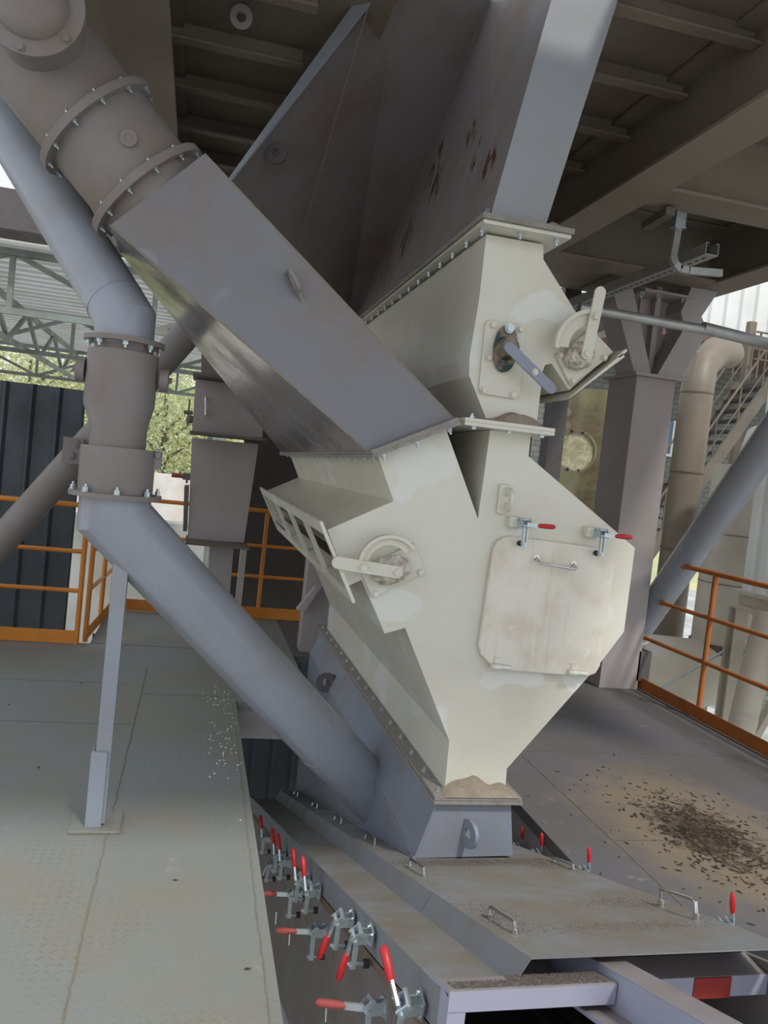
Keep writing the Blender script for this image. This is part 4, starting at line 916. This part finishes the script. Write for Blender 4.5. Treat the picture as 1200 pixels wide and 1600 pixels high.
TR_ = [(-13.5, 33, 9, 'leafA', 'tall green tree at the far left edge above the dark fence'), (-10.0, 34, 9.5, 'leafB', 'yellowish tree at the left above the dark fence'),
       (-7.2, 36, 10, 'leafA', 'green tree left of the drop pipe reducer'), (-3.6, 37, 11, 'leafA', 'green tree seen just behind the drop pipe'),
       (-1.6, 34, 10, 'leafA', 'pale green tree between the drop pipe and the box duct'), (.3, 36, 8, 'leafB', 'yellow bush-like tree between the drop pipe and the box duct'),
       (-15, 44, 9, 'leafB', 'yellow tree higher on the hill at the far left'), (-8.5, 46, 10, 'leafB', 'yellow-green tree on the hill behind the shed truss'), (-3, 46, 11, 'leafB', 'yellow-green hill tree behind the drop pipe'), (1.5, 48, 12, 'leafA', 'green hill tree beside the box duct')]
for i, (x, y, h, mt, lb) in enumerate(TR_): tree(x, y, h, M[mt], lb, 40+i, 6500)

# ================================================================== PLANT BEYOND THE RIGHT RAILING
ves = thing('vessel', 'mottled brown-green metal vessel with round hatch behind the chute', 'vessel', (6.0, 10.5, -3.4))
VY = 10.6; va, vb = at(876, 700, y=VY), at(908, 706, y=VY-.9)
vr = .62; vc = va.x+vr+.0
MB().cyl((vc, VY, -3.4), (vc, VY, 3.1), vr, n=48).build('shell', M['vessel'], ves, smooth=True)
hc = at(908, 706, y=VY-.84); 
HT = MB().cyl((hc.x, VY-.50, hc.z), (hc.x-.1, VY-.86, hc.z), .27, n=36).build('hatch', M['hatch'], ves, smooth=True)
MB().ring((hc.x-.1, VY-.86, hc.z), (.27, .95, 0), .285, .255, .05, 36).build('hatch_rim', M['vessel'], HT, smooth=True)
b = MB()
for i in range(10): q = 6.283*i/10; b.add((hc.x-.11+.265*math.cos(q)*.95, VY-.885-.07*math.cos(q)*.27*0, hc.z+.265*math.sin(q)), (0, -1, 0), .016, .02, 0)
b.bolts('hatch_bolt', M['rubber'], HT)
for py in (645, 665): p = at(884, py, y=VY-.7); MB().cyl((p.x+.05, VY-.4, p.z), (p.x-.03, VY-.78, p.z), .06, n=14).build('nozzle', M['vessel'], ves, smooth=True)
# vertical tan duct with elbow
DYY = 9.6
ta_, tb_ = at(1085, 625, y=DYY), at(1055, 900, y=DYY)
td_ = thing('vertical_duct', 'tan round duct with weld seams standing between box column and stairs', 'duct', (ta_.x, DYY, -2))
MB().tube([(ta_.x+.02, DYY, -2.5), (ta_.x+.02, DYY, ta_.z+.10), (ta_.x+.12, DYY+.12, ta_.z+.48), (ta_.x+.5, DYY+.4, ta_.z+.75), (ta_.x+1.0, DYY+.8, ta_.z+.85)], .215, 36).build('duct_body', M['tan'], td_, smooth=True)
for pz in (612, 738, 858): z = at(1070, pz, y=DYY).z; MB().ring((ta_.x+.02, DYY, z), (0, 0, 1), .222, .20, .018, 36).build('weld_band', M['stair'], td_, smooth=True)
# large pale duct with elbow
PYY = 8.6; pb = Vector((6.5, PYY, -.05))
lp = thing('large_duct', 'large pale duct with rusty band turning left behind the right railing', 'duct', (pb.x, PYY, -2.2))
rD = .40; zb = -.08
MB().cyl((pb.x+.06, PYY, zb), (pb.x+.06, PYY, 2.2), rD, n=40).cyl((pb.x+.06, PYY, 1.0), (pb.x+.7, PYY+.3, 2.6), rD, n=40).build('duct_body', M['pale'], lp, smooth=True)
MB().cyl((pb.x+.06, PYY, zb-.09), (pb.x+.06, PYY, zb+.09), rD+.025, n=40).build('rusty_band', M['rustband'], lp, smooth=True)
zc_ = -.40
MB().tube([(pb.x+.06, PYY, zb), (pb.x+.04, PYY, zb-.14), (pb.x-.08, PYY, zc_+.06), (pb.x-.34, PYY, zc_), (pb.x-2.0, PYY+.2, zc_+.04)], .42, 36).build('elbow', M['pale'], lp, smooth=True)
for zz in (.75, 1.35): MB().ring((pb.x+.06, PYY, zz), (0, 0, 1), rD+.004, rD-.02, .012, 40).build('weld_band', M['tan'], lp, smooth=True)
# dust collector
dc = thing('dust_collector', 'white ribbed dust collector with hopper at the right edge', 'dust collector', (6.5, 7.6, -3))
QX = 5.75; qb = at(1158, 930, x=QX); QY = qb.y
mb = MB()
yy = QY
while yy > 3.6:
    for a, b_, da, db in ((0, .10, 0, 0), (.10, .13, 0, .03), (.13, .19, .03, .03), (.19, .22, .03, 0)):
        mb.hull([(QX+da, yy-a, qb.z+.06), (QX+db, yy-b_, qb.z+.06), (QX+db, yy-b_, 3.4), (QX+da, yy-a, 3.4), (QX+.06, yy-a, qb.z+.06), (QX+.06, yy-b_, qb.z+.06), (QX+.06, yy-b_, 3.4), (QX+.06, yy-a, 3.4)], [(0, 1, 2, 3), (7, 6, 5, 4), (0, 4, 5, 1), (3, 2, 6, 7)])
    yy -= .22
mb.build('ribbed_wall', M['white'], dc)
MB().box((QX+.061, 3.6, qb.z+.06), (QX+2.2, QY, 3.4)).build('casing', M['white'], dc)
MB().box((QX-.06, 3.6, qb.z+.02), (QX+2.2, QY+.04, qb.z+.06)).box((QX-.01, 3.6, qb.z-.10), (QX+.02, QY+.02, qb.z+.02)).box((QX-.07, 3.6, qb.z-.14), (QX+2.2, QY+.04, qb.z-.10)).build('base_channel', M['pale'], dc)
MB().hull([(QX+.05, QY-.05, qb.z-.14), (QX+.05, 4.0, qb.z-.14), (QX+2.1, 4.0, qb.z-.14), (QX+2.1, QY-.05, qb.z-.14), (QX+.9, QY-1.5, qb.z-1.3), (QX+.9, QY-1.9, qb.z-1.3), (QX+1.3, QY-1.9, qb.z-1.3), (QX+1.3, QY-1.5, qb.z-1.3)],
          [(0, 1, 5, 4), (1, 2, 6, 5), (2, 3, 7, 6), (3, 0, 4, 7), (4, 5, 6, 7)]).build('hopper', M['pale'], dc)
MB().box((QX-.05, QY-.03, -3.4), (QX+.10, QY-.015, qb.z-.14)).box((QX-.05, QY+.10, -3.4), (QX+.10, QY+.115, qb.z-.14)).box((QX+.02, QY-.015, -3.4), (QX+.035, QY+.10, qb.z-.14)).build('leg', M['pale'], dc)
rod = MB().cyl(at(1035, 1075, y=QY+.1), at(1185, 985, y=QY+.1), .014, n=8); rod.build('tie_rod', M['galv'], dc)
tag(MB().cyl(at(1200, 960, y=6.6), at(1160, 1130, y=6.4), .125, n=32).cyl(at(1163, 1120, y=6.4), at(1120, 1290, y=6.2), .125, n=32).build('inclined_pipe', M['pale'], smooth=True), 'pale sunlit pipe dropping below the dust collector hopper', 'pipe')
tag(MB().bar(at(1215, 1030, y=6.9), at(1150, 1150, y=6.9), .09, .07).bar(at(1230, 1060, y=6.9), at(1165, 1175, y=6.9), .09, .07).build('frame_strut', M['pale']), 'slanting pale frame struts at the right edge behind the railing', 'strut')
# stairs
st = thing('outdoor_stairs', 'steel stairs with tube handrails climbing behind the slanting pipe brace', 'stairs', (8, 13, -3))
SY = 13.0; s0, s1 = at(1100, 681, y=SY), at(1157, 601, y=SY); s0.y = s1.y = SY
sd_ = (s1-s0); sd_.y = 0; lo = s0-sd_*2.2
for yy in (0, -.85):
    o_ = Vector((0, yy, 0)); a, b_ = lo+o_, s1+o_
    MB().bar(a, b_, .05, .2).build('stringer', M['stair'], st)
    mb = MB(); up = Vector((0, 0, .85)); mb.tube([a+up, b_+up*1.0, b_+up*1.05+Vector((.10, 0, .0)), b_+up*.95+Vector((.16, 0, .0)), b_+Vector((.16, 0, .0))], .02, 10)
    for k in (.1, .3, .5, .7, .9): p = a+(b_-a)*k; mb.cyl(p, p+up, .015, n=8)
    mb.tube([a+up*.5, b_+up*.5], .012, 8); mb.build('handrail', M['stair'], st, smooth=True)
for k in range(16):
    p = lo+(s1-lo)*((k+.3)/16); MB().box((p.x-.13, SY-.82, p.z-.02), (p.x+.13, SY-.03, p.z+.02)).build('tread', M['tread'], st)
p = s1; MB().box((p.x, SY-1.1, p.z-.02), (p.x+3, SY+.4, p.z+.08)).build('landing', M['stair'], st)
mb = MB()
for k in range(3): mb.cyl((p.x+.3+k*.8, SY, p.z), (p.x+.3+k*.8, SY, p.z+1.0), .02, n=8)
for z in (.5, 1.0): mb.cyl((p.x+.2, SY, p.z+z), (p.x+3, SY, p.z+z), .018, n=8)
mb.build('landing_rail', M['stair'], st)
MB().box((p.x+.12, SY+.1, -3.4), (p.x+.26, SY+.22, p.z+1.2)).build('landing_post', M['tan'], st)
# building behind the stairs
BY = 17.0
a, b_ = at(985, 880, y=BY), at(1250, 560, y=BY)
struct('wall_building', MB().box((7.0, BY, .9), (24, BY+.3, 6.2)).box((13.5, BY, -3.4), (24, BY+.3, .9)).box((7.2, BY+.3, -3.4), (7.5, BY+.6, 1.2)), M['brick'], 'pale stone building behind the stairs')
wa, wb = at(1036, 655, y=BY-.05), at(1066, 712, y=BY-.05)
WN = tag(MB().box((wa.x, BY-.05, wb.z), (wb.x+.25, BY-.01, wa.z)).build('window_1', M['glass']), 'small blue window between box column and tan duct', None, None, 'structure')
MB().box((wa.x-.06, BY-.08, wb.z-.06), (wb.x+.3, BY-.04, wb.z)).box((wa.x-.06, BY-.08, wb.z), (wa.x, BY-.04, wa.z)).box((wa.x+.28, BY-.08, wb.z), (wa.x+.33, BY-.04, wa.z)).build('window_frame', M['winframe'], WN)
CW = 14.6; ca, cbm = at(1098, 525, y=CW), at(1200, 500, y=CW)
tag(corrugated(ca.x-1.0, ca.x+6, CW, ca.z+.05, ca.z+3.2, .35, .05).build('corrugated_wall', M['white']), 'bright white corrugated wall under the beams at the upper right', 'wall')
tag(MB().box((ca.x-1.2, CW-.1, ca.z-.12), (ca.x+6, CW+2.4, ca.z+.05)).build('fascia_beam', M['rustband']), 'brown ledge beam below the white corrugated wall', 'beam')
tag(MB().box((at(1040, 1000, y=12).x, 12, -3.4), (at(1054, 1000, y=12).x, 12.2, .8)).build('dark_post', M['stair']), 'dark post standing in the yard behind the large duct', 'post')

for o in bpy.data.objects:
    if '_b' in o: del o['_b']
